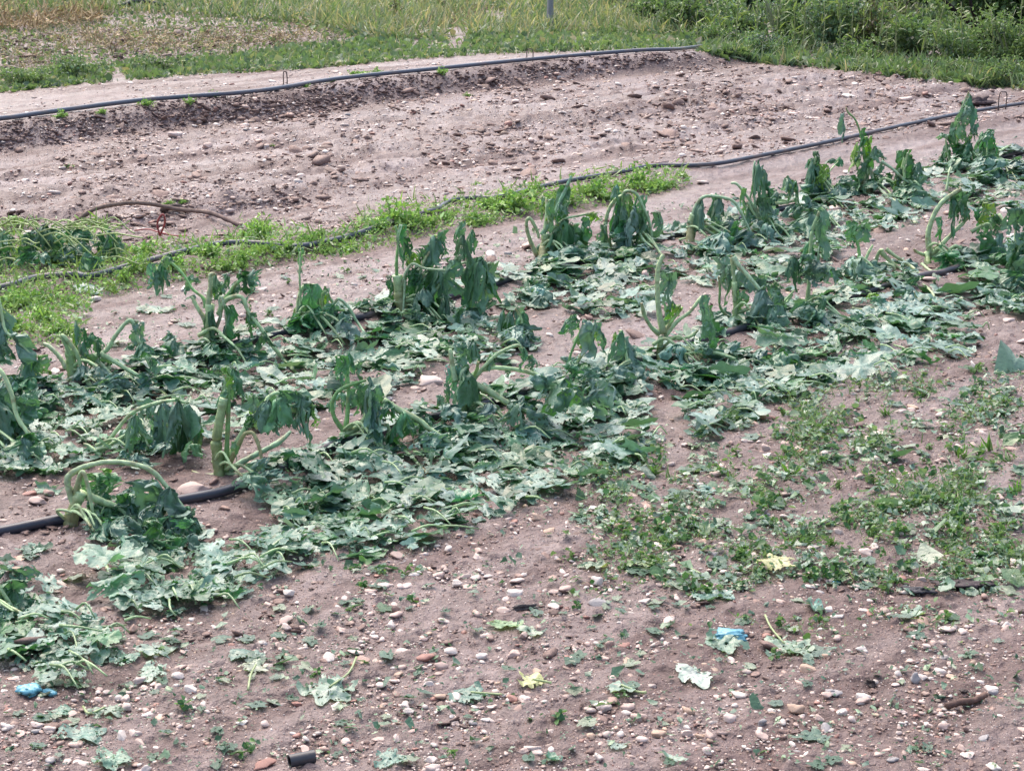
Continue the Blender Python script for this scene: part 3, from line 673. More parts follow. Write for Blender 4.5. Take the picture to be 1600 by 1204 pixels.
for a in ((118, 503, 42, 15, 'mid'), (130, 512, 46, 20, 'dark'), (142, 520, 44, 28, 'mid'), (152, 528, 34, 22, 'dark'), (218, 506, 44, 22, 'blue'), (222, 535, 26, 26, 'mid'), (172, 612, 14, 20, 'yellow'), (232, 560, 36, 26, 'mid'), (135, 545, 40, 26, 'lime')): O.hang(*a)
for a in ((190, 600, 24, 'dark'), (230, 605, 26), (210, 625, 26), (260, 590, 26), (160, 610, 22), (285, 610, 30), (250, 640, 26), (120, 625, 24), (80, 620, 22), (50, 630, 22), (290, 585, 24), (325, 600, 26), (225, 590, 22, 'blue', False, .05)): O.flat(*a)
Pp = Plant(325, 548, 'tall ragged squash plant with brown-streaked stem and a leaf dangling far to its left', 28)
Pp.stem([(325, 550), (326, 515), (328, 475)], 19, .45)
Pp.stalk([(322, 480), (315, 466), (300, 452), (288, 432), (270, 412), (255, 405)], 6, .03, STALK_G * 1.6)
Pp.stalk([(322, 500), (310, 480), (300, 462)], 8, .02)
Pp.stalk([(328, 480), (330, 450), (328, 432), (336, 428)], 9, 0, (.36, .42, .24))
Pp.stalk([(334, 520), (342, 495), (340, 470), (346, 466), (350, 500), (352, 540)], 5.5, -.02, (.38, .46, .3))
Pp.stalk([(340, 490), (355, 470), (376, 466), (392, 490), (408, 515), (425, 545), (448, 570), (470, 592)], 8, -.06, STALK_C)
Pp.stalk([(345, 470), (365, 450), (378, 432)], 7, .02, STALK_G * 1.6)
Pp.stalk([(305, 552), (330, 548), (345, 556), (360, 562)], 6, -.05)
Pp.stalk([(262, 548), (285, 542), (300, 536), (318, 540)], 4)
for a in ((240, 412, 42, 22, 'blue'), (252, 412, 48, 20, 'mid'), (262, 398, 20, 20, 'dark'), (296, 432, 28, 22, 'mid'), (336, 430, 44, 26, 'lime'), (352, 428, 36, 22, 'mid'), (378, 424, 34, 26, 'dark'), (394, 424, 40, 28, 'blue'), (368, 445, 28, 24, 'mid'), (330, 480, 60, 26, 'dark'), (356, 478, 60, 26, 'mid'), (355, 500, 60, 24, 'dark'), (388, 490, 40, 24, 'mid'), (412, 520, 34, 30, 'dark'), (350, 565, 30, 34, 'mid', -.06)): Pp.hang(*a)
for a in ((370, 555, 24), (400, 560, 26), (430, 555, 26), (350, 580, 26), (390, 590, 28), (430, 590, 28), (470, 580, 26), (300, 565, 24), (410, 620, 26), (450, 615, 28), (490, 610, 26), (370, 615, 26), (500, 575, 24), (460, 560, 22), (330, 570, 20, 'dark'), (480, 640, 24), (520, 600, 24), (440, 640, 22)): Pp.flat(*a)
Qp = Plant(468, 515, 'bushy squash stub behind the hose with one thin stalk standing straight up', 29)
Qp.stalk([(468, 515), (466, 470), (467, 430), (468, 392)], 4.5, 0, STALK_C)
Qp.stalk([(470, 512), (466, 480), (470, 455), (480, 444), (492, 446)], 8, .02)
Qp.stalk([(478, 508), (500, 485), (520, 472), (530, 468), (545, 482), (560, 505), (580, 540)], 6, .02, (.3, .42, .26))
Qp.stalk([(472, 512), (484, 522), (484, 540)], 8, -.02, (.4, .46, .3))
for a in ((469, 388, 36, 14, 'mid'), (484, 446, 62, 28, 'mid'), (498, 456, 56, 26, 'dark'), (508, 450, 40, 22, 'lime'), (478, 462, 50, 26, 'dark'), (462, 490, 30, 22, 'mid'), (518, 475, 38, 26, 'mid'), (494, 480, 34, 34, 'mid'), (535, 488, 26, 22, 'blue'), (540, 520, 30, 26, 'mid')): Qp.hang(*a)
for a in ((500, 520, 20), (530, 530, 24), (490, 545, 22, 'mid', True), (555, 540, 24), (520, 560, 24), (470, 540, 16, 'dark'), (450, 530, 14), (580, 570, 26), (560, 590, 22), (610, 590, 24)): Qp.flat(*a)
R_ = Plant(630, 490, 'largest squash plant of the second row, dense dark leaves and a wide drooping leaf', 30)
R_.stem([(632, 492), (624, 460), (620, 430)], 20, .7)
R_.stalk([(622, 450), (622, 410), (620, 375), (619, 352)], 6, 0, STALK_G * 1.4)
R_.stalk([(628, 450), (640, 415), (665, 418), (700, 425), (722, 430)], 5, -.03, (.38, .48, .3))
R_.stalk([(632, 430), (630, 460), (630, 485), (636, 500)], 5, -.05, (.3, .4, .24))
R_.stalk([(700, 425), (722, 412), (745, 406), (762, 408)], 5, -.02, (.38, .48, .3))
R_.stalk([(660, 480), (690, 440), (712, 400), (720, 360)], 6, .05)
R_.stalk([(650, 470), (660, 420), (678, 385)], 6, .05)
for a in ((624, 352, 84, 22, 'mid'), (632, 372, 60, 22, 'dark'), (640, 395, 34, 26, 'lime'), (612, 432, 56, 26, 'dark'), (650, 420, 76, 38, 'dark'), (665, 425, 80, 36, 'mid'), (682, 418, 70, 36, 'blue'), (678, 370, 50, 30, 'mid'), (690, 362, 46, 24, 'blue'), (718, 348, 50, 20, 'mid'), (724, 368, 48, 22, 'dark'), (700, 408, 50, 36, 'mid'), (732, 405, 74, 36, 'mid', -.03), (750, 404, 84, 42, 'mid', -.04), (764, 412, 70, 32, 'dark', -.02), (660, 450, 66, 46, 'dark', -.05), (690, 460, 60, 40, 'dark', -.05), (640, 470, 50, 34, 'dark'), (672, 385, 60, 30, 'mid'), (648, 440, 56, 26, 'mid')): R_.hang(*a)
for a in ((650, 510, 24, 'mid'), (690, 515, 24), (720, 510, 24), (610, 505, 18), (740, 490, 22), (600, 540, 26), (640, 545, 26), (680, 550, 26), (720, 545, 22), (620, 570, 24), (660, 575, 22), (760, 520, 22), (590, 515, 20), (700, 490, 22, 'dark'), (780, 500, 20), (640, 600, 18)): R_.flat(*a)
CC = Plant(812, 530, 'two small squash leaves hanging from one short stalk between the rows', 31)
CC.stalk([(818, 530), (812, 500), (806, 482)], 4.5)
for a in ((800, 486, 50, 24, 'dark'), (818, 488, 52, 26, 'mid'), (808, 480, 36, 20, 'blue')): CC.hang(*a)
for a in ((790, 540, 18, 'blue', True), (830, 545, 16), (770, 550, 18)): CC.flat(*a)
C2 = Plant(845, 470, 'single limp squash leaf sagging beside the bare soil patch', 32)
C2.stalk([(850, 472), (846, 455), (842, 445)], 4)
for a in ((846, 446, 34, 16, 'mid'), (838, 452, 22, 18, 'mid')): C2.hang(*a)
for a in ((820, 470, 16), (800, 475, 16)): C2.flat(*a)
S_ = Plant(852, 405, 'squash plant with a bent pale stub at left and an upright triangular leaf', 33)
S_.stem([(848, 410), (850, 385), (852, 365)], 16, .8)
S_.stalk([(838, 398), (828, 375), (821, 350), (826, 340), (836, 360), (842, 372)], 7, -.02, (.3, .4, .2))
S_.stalk([(848, 368), (858, 345), (872, 312), (884, 288), (892, 275)], 7, .02, (.25, .42, .26))
S_.stalk([(850, 372), (862, 392), (874, 420), (890, 445), (906, 466)], 6, -.08, (.33, .44, .28))
S_.stalk([(860, 358), (885, 344), (905, 337), (928, 332)], 5, .02)
S_.stalk([(905, 378), (925, 398), (945, 412), (968, 426)], 9, -.05, (.36, .5, .34))
S_.stalk([(852, 362), (855, 330), (856, 310)], 7, .04, STALK_C)
for a in ((856, 312, 46, 18, 'mid'), (882, 292, 50, 22, 'blue'), (876, 318, 36, 24, 'mid'), (862, 326, 36, 18, 'lime'), (880, 345, 58, 36, 'dark'), (895, 350, 60, 34, 'mid'), (868, 360, 56, 32, 'dark'), (905, 360, 40, 28, 'dark'), (930, 332, 22, 20, 'lime'), (848, 378, 44, 26, 'dark'), (925, 395, 30, 26, 'blue'), (945, 410, 26, 24, 'dark'), (912, 340, 34, 22, 'mid')): S_.hang(*a)
for a in ((870, 425, 20), (900, 430, 22), (930, 430, 20), (840, 425, 16), (880, 450, 20), (915, 455, 22), (950, 450, 22), (900, 475, 20), (850, 445, 16), (960, 475, 24), (930, 490, 22), (990, 480, 24), (1000, 455, 20), (980, 430, 18), (740, 455, 12)): S_.flat(*a)
T_ = Plant(980, 392, 'squash plant collapsed into a haystack shape under two arched stalks', 34)
T_.stalk([(956, 395), (948, 365), (950, 335), (960, 312), (975, 303)], 8, 0, (.33, .42, .22))
T_.stalk([(985, 395), (980, 350), (975, 303), (995, 304), (1006, 325), (1012, 352), (1020, 382)], 7, -.02, (.27, .4, .22))
T_.stalk([(940, 365), (948, 385), (955, 398)], 5, -.03)
for a in ((968, 306, 70, 22, 'mid'), (982, 304, 76, 28, 'lime'), (995, 308, 80, 26, 'mid'), (972, 325, 64, 30, 'dark'), (990, 325, 68, 30, 'blue'), (1004, 330, 64, 22, 'dark'), (944, 352, 42, 20, 'blue'), (960, 292, 30, 12, 'mid'), (978, 345, 50, 32, 'mid'), (1010, 352, 42, 20, 'mid'), (962, 340, 56, 20, 'dark')): T_.hang(*a)
for a in ((980, 405, 20), (1010, 400, 20), (1040, 398, 22), (950, 405, 16), (1060, 400, 20), (1030, 418, 22), (1000, 420, 20), (1080, 395, 20), (1060, 425, 22), (1090, 420, 20)): T_.flat(*a)
U_ = Plant(1085, 375, 'squash plant arched low to the right with brown base and folded dark leaf', 35)
U_.stem([(1078, 378), (1080, 355), (1084, 335)], 15, .8)
U_.stalk([(1080, 350), (1086, 322), (1098, 310), (1120, 308), (1142, 314), (1156, 332), (1166, 352), (1178, 372)], 6, -.03, (.33, .46, .28))
U_.stalk([(1075, 344), (1100, 358), (1125, 372), (1145, 384)], 6, -.04, (.27, .37, .22))
U_.stalk([(1060, 376), (1075, 372), (1085, 380), (1105, 386)], 4, -.04)
for a in ((1096, 312, 50, 22, 'mid'), (1112, 306, 52, 26, 'mid'), (1122, 310, 36, 22, 'dark'), (1090, 328, 40, 18, 'dark'), (1140, 340, 44, 26, 'blue'), (1152, 345, 50, 22, 'mid'), (1165, 360, 44, 22, 'mid'), (1128, 352, 36, 24, 'dark'), (1118, 302, 14, 8, 'mid')): U_.hang(*a)
for a in ((1100, 395, 18), (1130, 400, 22), (1160, 398, 22), (1185, 392, 20), (1110, 430, 20), (1080, 440, 22), (1200, 410, 18)): U_.flat(*a)
V_ = Plant(1190, 362, 'squash plant with one narrow pale leaf standing up against the bare bed', 36)
V_.stalk([(1188, 360), (1180, 310), (1178, 275), (1180, 252)], 5, 0, (.35, .47, .3))
V_.stalk([(1195, 355), (1180, 330), (1166, 305), (1152, 290), (1144, 286)], 6, .03, (.33, .45, .28))
V_.stalk([(1168, 315), (1182, 340), (1196, 358)], 5, -.02)
for a in ((1184, 254, 56, 16, 'mid'), (1192, 262, 54, 18, 'blue'), (1200, 285, 40, 20, 'mid'), (1164, 296, 50, 16, 'lime'), (1190, 310, 50, 26, 'dark'), (1172, 320, 40, 18, 'mid'), (1212, 298, 18, 20, 'dark'), (1200, 322, 40, 22, 'dark')): V_.hang(*a)
for a in ((1210, 375, 18), (1235, 380, 20), (1220, 395, 20), (1250, 370, 18), (1215, 355, 12, 'mid', True)): V_.flat(*a)
W0 = Plant(1250, 345, 'squash plant with a smooth dark leaf hanging in front of its folded stalk', 37)
W0.stalk([(1250, 342), (1244, 310), (1242, 288)], 4.5)
W0.stalk([(1213, 318), (1230, 314), (1246, 312)], 5)
for a in ((1230, 276, 30, 22, 'mid'), (1242, 282, 50, 16, 'mid'), (1262, 306, 44, 28, 'blue', -.04), (1250, 325, 34, 20, 'mid'), (1270, 315, 30, 20, 'dark')): W0.hang(*a)
for a in ((1270, 350, 18), (1295, 345, 20), (1290, 365, 22), (1320, 365, 20), (1310, 385, 20), (1260, 385, 18)): W0.flat(*a)
W_ = Plant(1275, 312, 'compact bright squash leaf tuft standing near the grey hose', 38)
W_.stalk([(1272, 310), (1268, 275), (1278, 245)], 6)
W_.stalk([(1262, 315), (1256, 300), (1270, 282)], 4.5)
W_.stalk([(1285, 280), (1300, 262), (1312, 250)], 3)
for a in ((1278, 238, 44, 20, 'dark'), (1270, 250, 46, 18, 'mid'), (1288, 258, 50, 22, 'lime'), (1282, 265, 50, 26, 'mid'), (1294, 270, 40, 16, 'mid'), (1276, 285, 34, 22, 'dark'), (1312, 246, 12, 12, 'mid')): W_.hang(*a)
for a in ((1300, 320, 18, 'mid'), (1330, 325, 18), (1345, 340, 20), (1375, 335, 20), (1400, 340, 20), (1360, 355, 20), (1320, 345, 18), (1420, 350, 18), (1385, 360, 18), (1340, 365, 18)): W_.flat(*a)
X_ = Plant(1358, 302, 'squash plant with dark stem whose topmost leaf dangles left over the hose', 39)
X_.stem([(1356, 304), (1352, 285), (1353, 262)], 14, .9)
X_.stalk([(1354, 265), (1350, 235), (1345, 205), (1335, 185), (1326, 176), (1322, 170)], 4, 0, STALK_G * 1.5)
X_.stalk([(1358, 262), (1368, 285), (1382, 305), (1400, 322)], 6, -.05, (.4, .48, .32))
for a in ((1318, 178, 46, 17, 'blue'), (1350, 200, 40, 16, 'mid'), (1356, 215, 50, 24, 'lime'), (1342, 238, 26, 16, 'dark'), (1368, 230, 30, 18, 'mid'), (1358, 240, 50, 26, 'mid'), (1374, 255, 30, 22, 'blue'), (1348, 255, 40, 18, 'dark'), (1366, 270, 30, 24, 'dark')): X_.hang(*a)
for a in ((1380, 318, 14), (1410, 325, 16), (1430, 335, 16)): X_.flat(*a)
Y_ = Plant(1415, 302, 'low squash plant slumped right beneath a long slanting pale stalk', 40)
Y_.stalk([(1378, 252), (1395, 262), (1415, 280), (1432, 296), (1448, 308)], 5, -.05, (.33, .46, .3))
Y_.stalk([(1415, 300), (1414, 265), (1418, 240)], 5)
Y_.stalk([(1408, 262), (1415, 240), (1416, 236)], 4)
for a in ((1412, 236, 40, 18, 'mid'), (1420, 234, 40, 18, 'mid'), (1405, 262, 44, 24, 'dark'), (1425, 262, 44, 24, 'mid'), (1438, 275, 36, 22, 'blue'), (1402, 282, 26, 22, 'lime'), (1418, 280, 32, 26, 'dark')): Y_.hang(*a)
for a in ((1450, 292, 16), (1470, 285, 16), (1460, 310, 18), (1490, 300, 16), (1440, 322, 16), (1475, 275, 14)): Y_.flat(*a)
Z_ = Plant(1500, 262, 'tallest squash plant, its half leaf pointing up at the far right above the hose', 41)
Z_.stalk([(1498, 260), (1495, 225), (1497, 190), (1506, 162), (1516, 144)], 5, 0, (.35, .45, .26))
Z_.stalk([(1506, 245), (1510, 268), (1518, 288)], 5, -.04, (.4, .48, .32))
Z_.stalk([(1486, 250), (1480, 230), (1480, 215)], 3.5)
for a in ((1514, 150, 44, 26, 'mid'), (1508, 168, 48, 24, 'blue'), (1492, 192, 50, 20, 'mid'), (1508, 196, 50, 24, 'lime'), (1520, 196, 30, 18, 'mid'), (1484, 210, 36, 18, 'dark'), (1515, 222, 32, 26, 'dark'), (1498, 225, 34, 28, 'dark'), (1472, 208, 10, 14, 'mid')): Z_.hang(*a)
for a in ((1540, 285, 18), (1565, 290, 18), (1590, 300, 20), (1555, 310, 18), (1520, 300, 14)): Z_.flat(*a)
AA = Plant(1548, 270, 'round-topped squash leaf clump next to the tallest plant, leaves trailing right', 42)
AA.stalk([(1546, 268), (1542, 240), (1546, 215)], 4.5)
AA.stalk([(1550, 245), (1565, 250), (1590, 254), (1610, 256)], 4.5, -.02)
AA.stalk([(1560, 240), (1570, 230), (1578, 226)], 4)
for a in ((1545, 206, 36, 22, 'mid'), (1536, 214, 36, 22, 'dark'), (1552, 225, 40, 24, 'lime'), (1544, 232, 36, 22, 'mid'), (1556, 266, 36, 24, 'mid'), (1570, 262, 34, 24, 'blue'), (1598, 252, 26, 30, 'blue')): AA.hang(*a)
for a in ((1585, 270, 18), (1600, 282, 18), (1575, 325, 18), (1605, 320, 20)): AA.flat(*a)

for pl_ in LP:
    pl_.bulk()
    if pl_ not in (CC, C2, Gp, G2): pl_.splay()
# ================================================================== loose and shredded leaves
MATS = [  # (outline in the photograph, shreds, leaf pieces)
    ([(0, 610), (60, 590), (180, 600), (330, 560), (420, 545), (520, 540), (600, 520), (700, 530), (690, 580), (600, 620), (520, 640), (440, 660), (330, 690), (200, 720), (120, 735), (0, 750)], 2600, 400),
    ([(400, 800), (440, 740), (520, 700), (620, 690), (700, 650), (850, 590), (940, 595), (1045, 680), (1010, 725), (890, 770), (800, 800), (650, 860), (520, 885), (400, 925), (330, 930), (310, 860), (420, 840)], 3400, 520),
    ([(160, 900), (200, 870), (330, 850), (390, 940), (280, 962), (200, 968)], 500, 70),
    ([(0, 930), (80, 940), (200, 1000), (180, 1035), (0, 1050)], 600, 80),
    ([(60, 1040), (150, 1025), (130, 1075), (60, 1080)], 120, 20),
    ([(560, 480), (700, 490), (800, 520), (790, 570), (700, 570), (600, 545)], 700, 110),
    ([(820, 415), (1000, 395), (1060, 430), (1010, 500), (940, 505), (880, 480), (780, 480), (840, 440)], 900, 120),
    ([(990, 580), (1100, 535), (1250, 580), (1310, 600), (1150, 665), (1080, 700), (1060, 620)], 1000, 150),
    ([(1180, 520), (1330, 430), (1490, 450), (1545, 545), (1400, 595), (1260, 600)], 1500, 210),
    ([(1050, 400), (1180, 365), (1290, 320), (1460, 310), (1440, 350), (1330, 375), (1250, 460), (1100, 450)], 1300, 150),
    ([(1500, 440), (1610, 420), (1610, 505), (1540, 490)], 300, 50),
    ([(1470, 290), (1610, 250), (1610, 335), (1500, 330)], 400, 50),
    ([(850, 590), (960, 570), (1010, 600), (960, 620), (880, 620)], 200, 30)]
def shred_base(rs):
    n = rs.randint(5, 8); th = np.sort(rs.uniform(0, 6.28, n)); r = rs.uniform(.45, 1.15, n)
    V = [(0, 0, rs.uniform(0, .25))]; mids = []
    for k in range(n): V.append((r[k] * math.cos(th[k]), r[k] * math.sin(th[k]) * .8, rs.uniform(-.22, .35)))
    F = [(0, 1 + k, 1 + (k + 1) % n) for k in range(n)]
    return np.array(V), np.array(F), rs.uniform(.85, 1.1, n + 1)
SHREDS = [shred_base(np.random.RandomState(200 + k)) for k in range(16)]
MV = np.array([(.06, .16, .07), (.125, .235, .19), (.032, .105, .045), (.185, .30, .255), (.31, .41, .35)])
LV = np.array([(.052, .135, .06), (.075, .165, .105), (.035, .10, .04), (.10, .19, .12), (.22, .33, .20)])
def small_leaf_base(seed, R=1.):
    rs = np.random.RandomState(seed); th, rad, vein, F = leaf_shape(rs, 22, 4, rs.randint(1, 4), rs.uniform(.0, .06))
    x = rad * np.cos(th); y = rad * np.sin(th) * rs.uniform(.7, 1)
    s = rs.uniform(-.2, .3); over = np.maximum(0, y - s)
    z = .13 * (fbm(x * 2.4 + 5 + seed, y * 2.4, seed, 3) - .4) + .07 * rad * np.sin(th * rs.randint(3, 6) + seed)
    if rs.rand() < .3: z = z + over * .6; y = y - over * .45
    if rs.rand() < .5: F = F[:, ::-1]
    V = np.stack([x, y, np.maximum(z, -.05)], 1); V, F, c = clean(V, F, np.stack([1 + vein * .45] * 3, 1))
    return V, F, c[:, 0]
SLEAF = [small_leaf_base(300 + k) for k in range(26)]
def lay(mb, bases, pxy, size_px, rs, cols, tilt=.35, lift=.006, smin=.004, smax=.12, zj=.02):
    p = P(pxy[:, 0], pxy[:, 1]); n = len(p)
    S = np.clip(size_px * np.hypot(p[:, 1], CAM_H) / FOC, smin, smax)
    p[:, 2] = G(p[:, 0], p[:, 1]) + lift + zj * rs.rand(n) ** 2
    R = rotm(rs.normal(0, tilt, n), rs.normal(0, tilt, n), rs.uniform(0, 6.28, n))
    S3 = np.stack([S, S * rs.uniform(.6, 1, n), S * rs.uniform(.5, 1.2, n)], 1)
    scatter(mb, bases, p, R, S3, cols * rs.uniform(.75, 1.3, (n, 1)), rs.randint(0, len(bases), n))
rs = np.random.RandomState(5)
mb = MB(); mp_ = MB()
for poly, ns, nl in MATS:
    q = sample(poly, int(ns * .6), rs, .35, 30); lay(mb, SHREDS, q, rs.lognormal(1.55, .5, len(q)), rs, LV[rs.choice(5, len(q), p=[.28, .34, .14, .18, .06])], .45, zj=.03)
    q = sample(poly, nl, rs, .3, 30); lay(mp_, SLEAF, q, rs.lognormal(3.12, .42, len(q)), rs, MV[rs.choice(5, len(q), p=[.24, .40, .13, .20, .03])], .2, zj=.035)
for y_at, segs in (((0, 838, 1600, 388), [(420, 495), (545, 690), (722, 1435), (1490, 1600)]), ((0, 632, 1600, 240), [(0, 95), (140, 262), (292, 428), (485, 690), (722, 1320), (1360, 1600)])):
    for a_, b_ in segs:
        hp_ = HOSE_PX[0] if y_at[1] == 838 else HOSE_PX[1]; n_ = int((b_ - a_) / 5); xs = rs.uniform(a_, b_, n_); ys = np.interp(xs, [h_[0] for h_ in hp_], [h_[1] for h_ in hp_]) + rs.normal(0, 4, n_) - 3
        lay(mp_, SLEAF, np.stack([xs, ys], 1), rs.uniform(16, 34, n_), rs, MV[rs.choice(4, n_)], .2, lift=.026, zj=.025)
for poly, ns, nl in MATS:
    q = sample(poly, nl // 10 + 3, rs, .2, 30); p_ = P(q[:, 0], q[:, 1])
    for c_ in p_:
        a_ = rs.uniform(-.9, 1.2); L_ = rs.uniform(.03, .12); d_ = np.array([math.cos(a_), -math.sin(a_), 0]) * L_; z_ = rs.uniform(.02, .05)
        V, F, C = tube([c_ + [0, 0, z_], c_ + d_ * .5 + [0, rs.normal(0, .012), z_ + rs.uniform(0, .02)], c_ + d_ + [0, 0, z_ - .012]], [.0032, .0018], STALK_C * rs.uniform(.9, 1.5), 6, 7); mb.add(V, F, C)
tag(mp_.obj('flattened_leaf_mat', M_LEAF), 'mat of torn flattened squash leaves too many to count between the plants', 'leaf litter', kind='stuff')
tag(mb.obj('shredded_leaf_litter', M_LEAF, smooth=False), 'small shreds of squash leaf beaten onto the soil along the rows', 'leaf litter', kind='stuff')
# shreds blown over the open soil
mb = MB()
FRONT = [(0, 1040), (400, 930), (900, 770), (1100, 690), (1600, 560), (1600, 1204), (0, 1204)]
WEEDY = [(900, 770), (930, 700), (1080, 690), (1150, 640), (1300, 600), (1600, 560), (1600, 930), (1450, 930), (1250, 900), (1100, 940), (960, 900), (900, 830)]
q = sample(FRONT, 3400, rs, .5, 60); lay(mb, SHREDS, q, rs.lognormal(1.35, .6, len(q)), rs, LV[rs.choice(5, len(q), p=[.25, .3, .1, .2, .15])], .35, zj=.004)
q = sample(WEEDY, 5200, rs, .8, 55); lay(mb, SHREDS, q, rs.lognormal(1.55, .6, len(q)), rs, np.array([(.10, .20, .08), (.16, .27, .20), (.05, .13, .05), (.32, .42, .31)])[rs.choice(4, len(q))], .4, zj=.014)
q = sample([(150, 460), (560, 390), (600, 440), (460, 520), (250, 560), (120, 560), (60, 540)], 500, rs, .4, 40); lay(mb, SHREDS, q, rs.lognormal(1.2, .5, len(q)), rs, LV[rs.choice(5, len(q))], .4, zj=.01)
q = sample([(560, 400), (850, 350), (1340, 270), (1600, 210), (1600, 250), (1300, 310), (1060, 380), (820, 440), (560, 490)], 900, rs, .4, 40); lay(mb, SHREDS, q, rs.lognormal(1.1, .5, len(q)), rs, LV[rs.choice(5, len(q))], .4, zj=.01)
tag(mb.obj('scattered_leaf_shreds', M_LEAF, smooth=False), 'scattered green shreds on the bare soil and among the weeds', 'leaf litter', kind='stuff')

def loose(x, y, R, tone, label, asp=.75, stalk=None, seed=0, group=None, fold=False, name='fallen_leaf', lift=.006):
    rs = np.random.RandomState(int(x * 7 + y * 13) % 99991 + seed); c = P1(x, y); m = mpp(c[1])
    V, F, C = leaf_flat(x, y, R * 1.2 * m, rs, tone, lift, big=R > 22, tilt=.08, fold=fold, c=c)
    if stalk is None: o = obj(name, V, F, C, M_LEAF, loc=c); tag(o, label, 'leaf', group); return o
    e = empty(name, c, label, 'leaf', group); obj('blade', V, F, C, M_LEAF, e)
    P_ = [c + np.array([0, 0, .012])]
    for sx, sy in stalk:
        q = P1(sx, sy); q[2] += .008; P_.append(q)
    Vt, Ft, Ct = tube(P_, [.0022, .0028], (.34, .42, .2), 6, 9); obj('leaf_stalk', Vt, Ft, Ct, M_STALK, e)
    return e
loose(515, 1085, 46, 'pale', 'largest pale loose squash leaf lying flat on the foreground soil with its stalk up right', stalk=[(545, 1060), (557, 1036)])
loose(788, 980, 24, 'lime', 'pale yellow-green heart shaped leaf alone on bare foreground soil')
loose(826, 990, 16, 'pale', 'small oval green leaf just right of the pale heart shaped leaf')
loose(1215, 888, 36, 'yellow', 'curled yellow-green leaf with one side turned up among the weeds', fold=True, lift=.02)
loose(832, 1070, 20, 'yellow', 'yellowish leaf lying over a small stone in the foreground', stalk=[(862, 1072)])
loose(970, 1080, 22, 'pale', 'oval pale leaf with a stalk pointing right on the foreground soil', stalk=[(995, 1085), (1010, 1087)])
loose(735, 1087, 24, 'blue', 'grey-green oval leaf with a long thin stalk pointing right', stalk=[(765, 1086), (784, 1086)])
loose(1095, 905, 22, 'pale', 'pale leaf beside the crossing dry stalks left of the curled yellow leaf', stalk=[(1060, 880)])
loose(1112, 932, 24, 'blue', 'pale blue-green leaf below the crossing dry stalks')
loose(925, 888, 20, 'yellow', 'bright cream torn leaf beside the pointed white stone')
loose(1000, 885, 20, 'yellow', 'cream torn leaf at the left edge of the weed patch')
loose(1225, 1010, 28, 'pale', 'torn pale leaf with two crossing pale stalks right of the blue plastic scrap', stalk=[(1205, 985), (1195, 970)])
loose(1250, 1020, 20, 'pale', 'narrow pale leaf next to the crossing stalks')
loose(1265, 955, 24, 'blue', 'torn pale green leaf below the yellow curled one', fold=True)
loose(1135, 1010, 26, 'pale', 'large pale leaf under the blue plastic scrap')
loose(1085, 1060, 26, 'pale', 'long pale leaf lying left of the round tan stone')
loose(1050, 1190, 20, 'pale', 'pale leaf cut by the bottom edge right of centre', fold=True)
loose(965, 1168, 22, 'pale', 'flat pale leaf near the bottom edge right of centre')
loose(610, 1188, 26, 'blue', 'wide pale leaf at the bottom edge right of the red brick lump')
loose(860, 1190, 18, 'blue', 'grey leaf with a pointed shadow at the bottom edge centre', fold=True)
loose(245, 1020, 26, 'pale', 'pale leaf beside the low right end of the left leaf mat')
loose(240, 1055, 24, 'pale', 'round pale leaf pair on soil under the left leaf mat')
loose(195, 1035, 24, 'blue', 'veined blue-green leaf below the left leaf mat')
loose(388, 1028, 24, 'blue', 'blue-green leaf with curled edge right of the dark upright leaf')
loose(400, 1048, 24, 'pale', 'pale leaf with thin bent stalk on the left foreground soil', stalk=[(392, 1065), (388, 1085)])
loose(275, 1003, 12, 'dark', 'small dark leaf standing upright on the soil at the left', fold=True, lift=.03)
loose(100, 1115, 24, 'blue', 'pale leaf lying right of the blue plastic lumps')
loose(165, 1112, 24, 'pale', 'pale green leaf with short stalk right of the blue lumps', stalk=[(140, 1118), (130, 1105)])
loose(130, 1150, 34, 'blue', 'broad grey-green leaf flat on the lower left soil')
loose(175, 1190, 30, 'blue', 'grey-green leaf at the bottom edge left')
loose(1425, 955, 22, 'pale', 'pale leaf below the dark clod in the weeds')
loose(560, 815, 22, 'blue', 'blue leaf at the edge of the big leaf mat')
loose(50, 862, 26, 'blue', 'grey-blue leaf on soil below the hose at the left')
loose(75, 768, 26, 'blue', 'curled grey-green leaf above the stone pile at the left', fold=True)
loose(245, 487, 26, 'blue', 'pale blue leaf alone on bare soil between the weeds and the second row')
loose(140, 455, 20, 'pale', 'whitish leaf under the hose end in the bright weeds')
loose(1105, 768, 18, 'blue', 'blue leaf at the left edge of the weedy soil')
# the many loose pieces: individuals for the largest, by look and by where they lie
def many(bases_obj, items, labeller):
    pass
SL_ME = [mesh('torn_leaf', V, F, np.stack([c] * 3, 1) * np.array([(.10, .21, .09), (.16, .28, .20), (.05, .13, .05), (.24, .33, .25), (.42, .50, .36)][k % 5])[None], M_LEAF) for k, (V, F, c) in enumerate(SLEAF[:20])]
def place(me, name, p, s, rz, label, cat, group, tilt=(0, 0), sz=None):
    o = bpy.data.objects.new(name, me); link(o); o.location = [float(a) for a in p]; o.scale = [float(a) for a in (sz if sz is not None else (s, s, s))]
    o.rotation_euler = (tilt[0], tilt[1], rz); tag(o, label, cat, group); return o
TONE = {0: 'green', 1: 'blue-green', 2: 'dark green', 3: 'grey-green', 4: 'pale'}
def zone(x, y):
    if y > 980: return 'on the bare foreground soil'
    if x > 900 and y > 600: return 'among the weeds at the right'
    if y > 780: return 'on the stony soil below the front row'
    return 'on the soil between the rows'
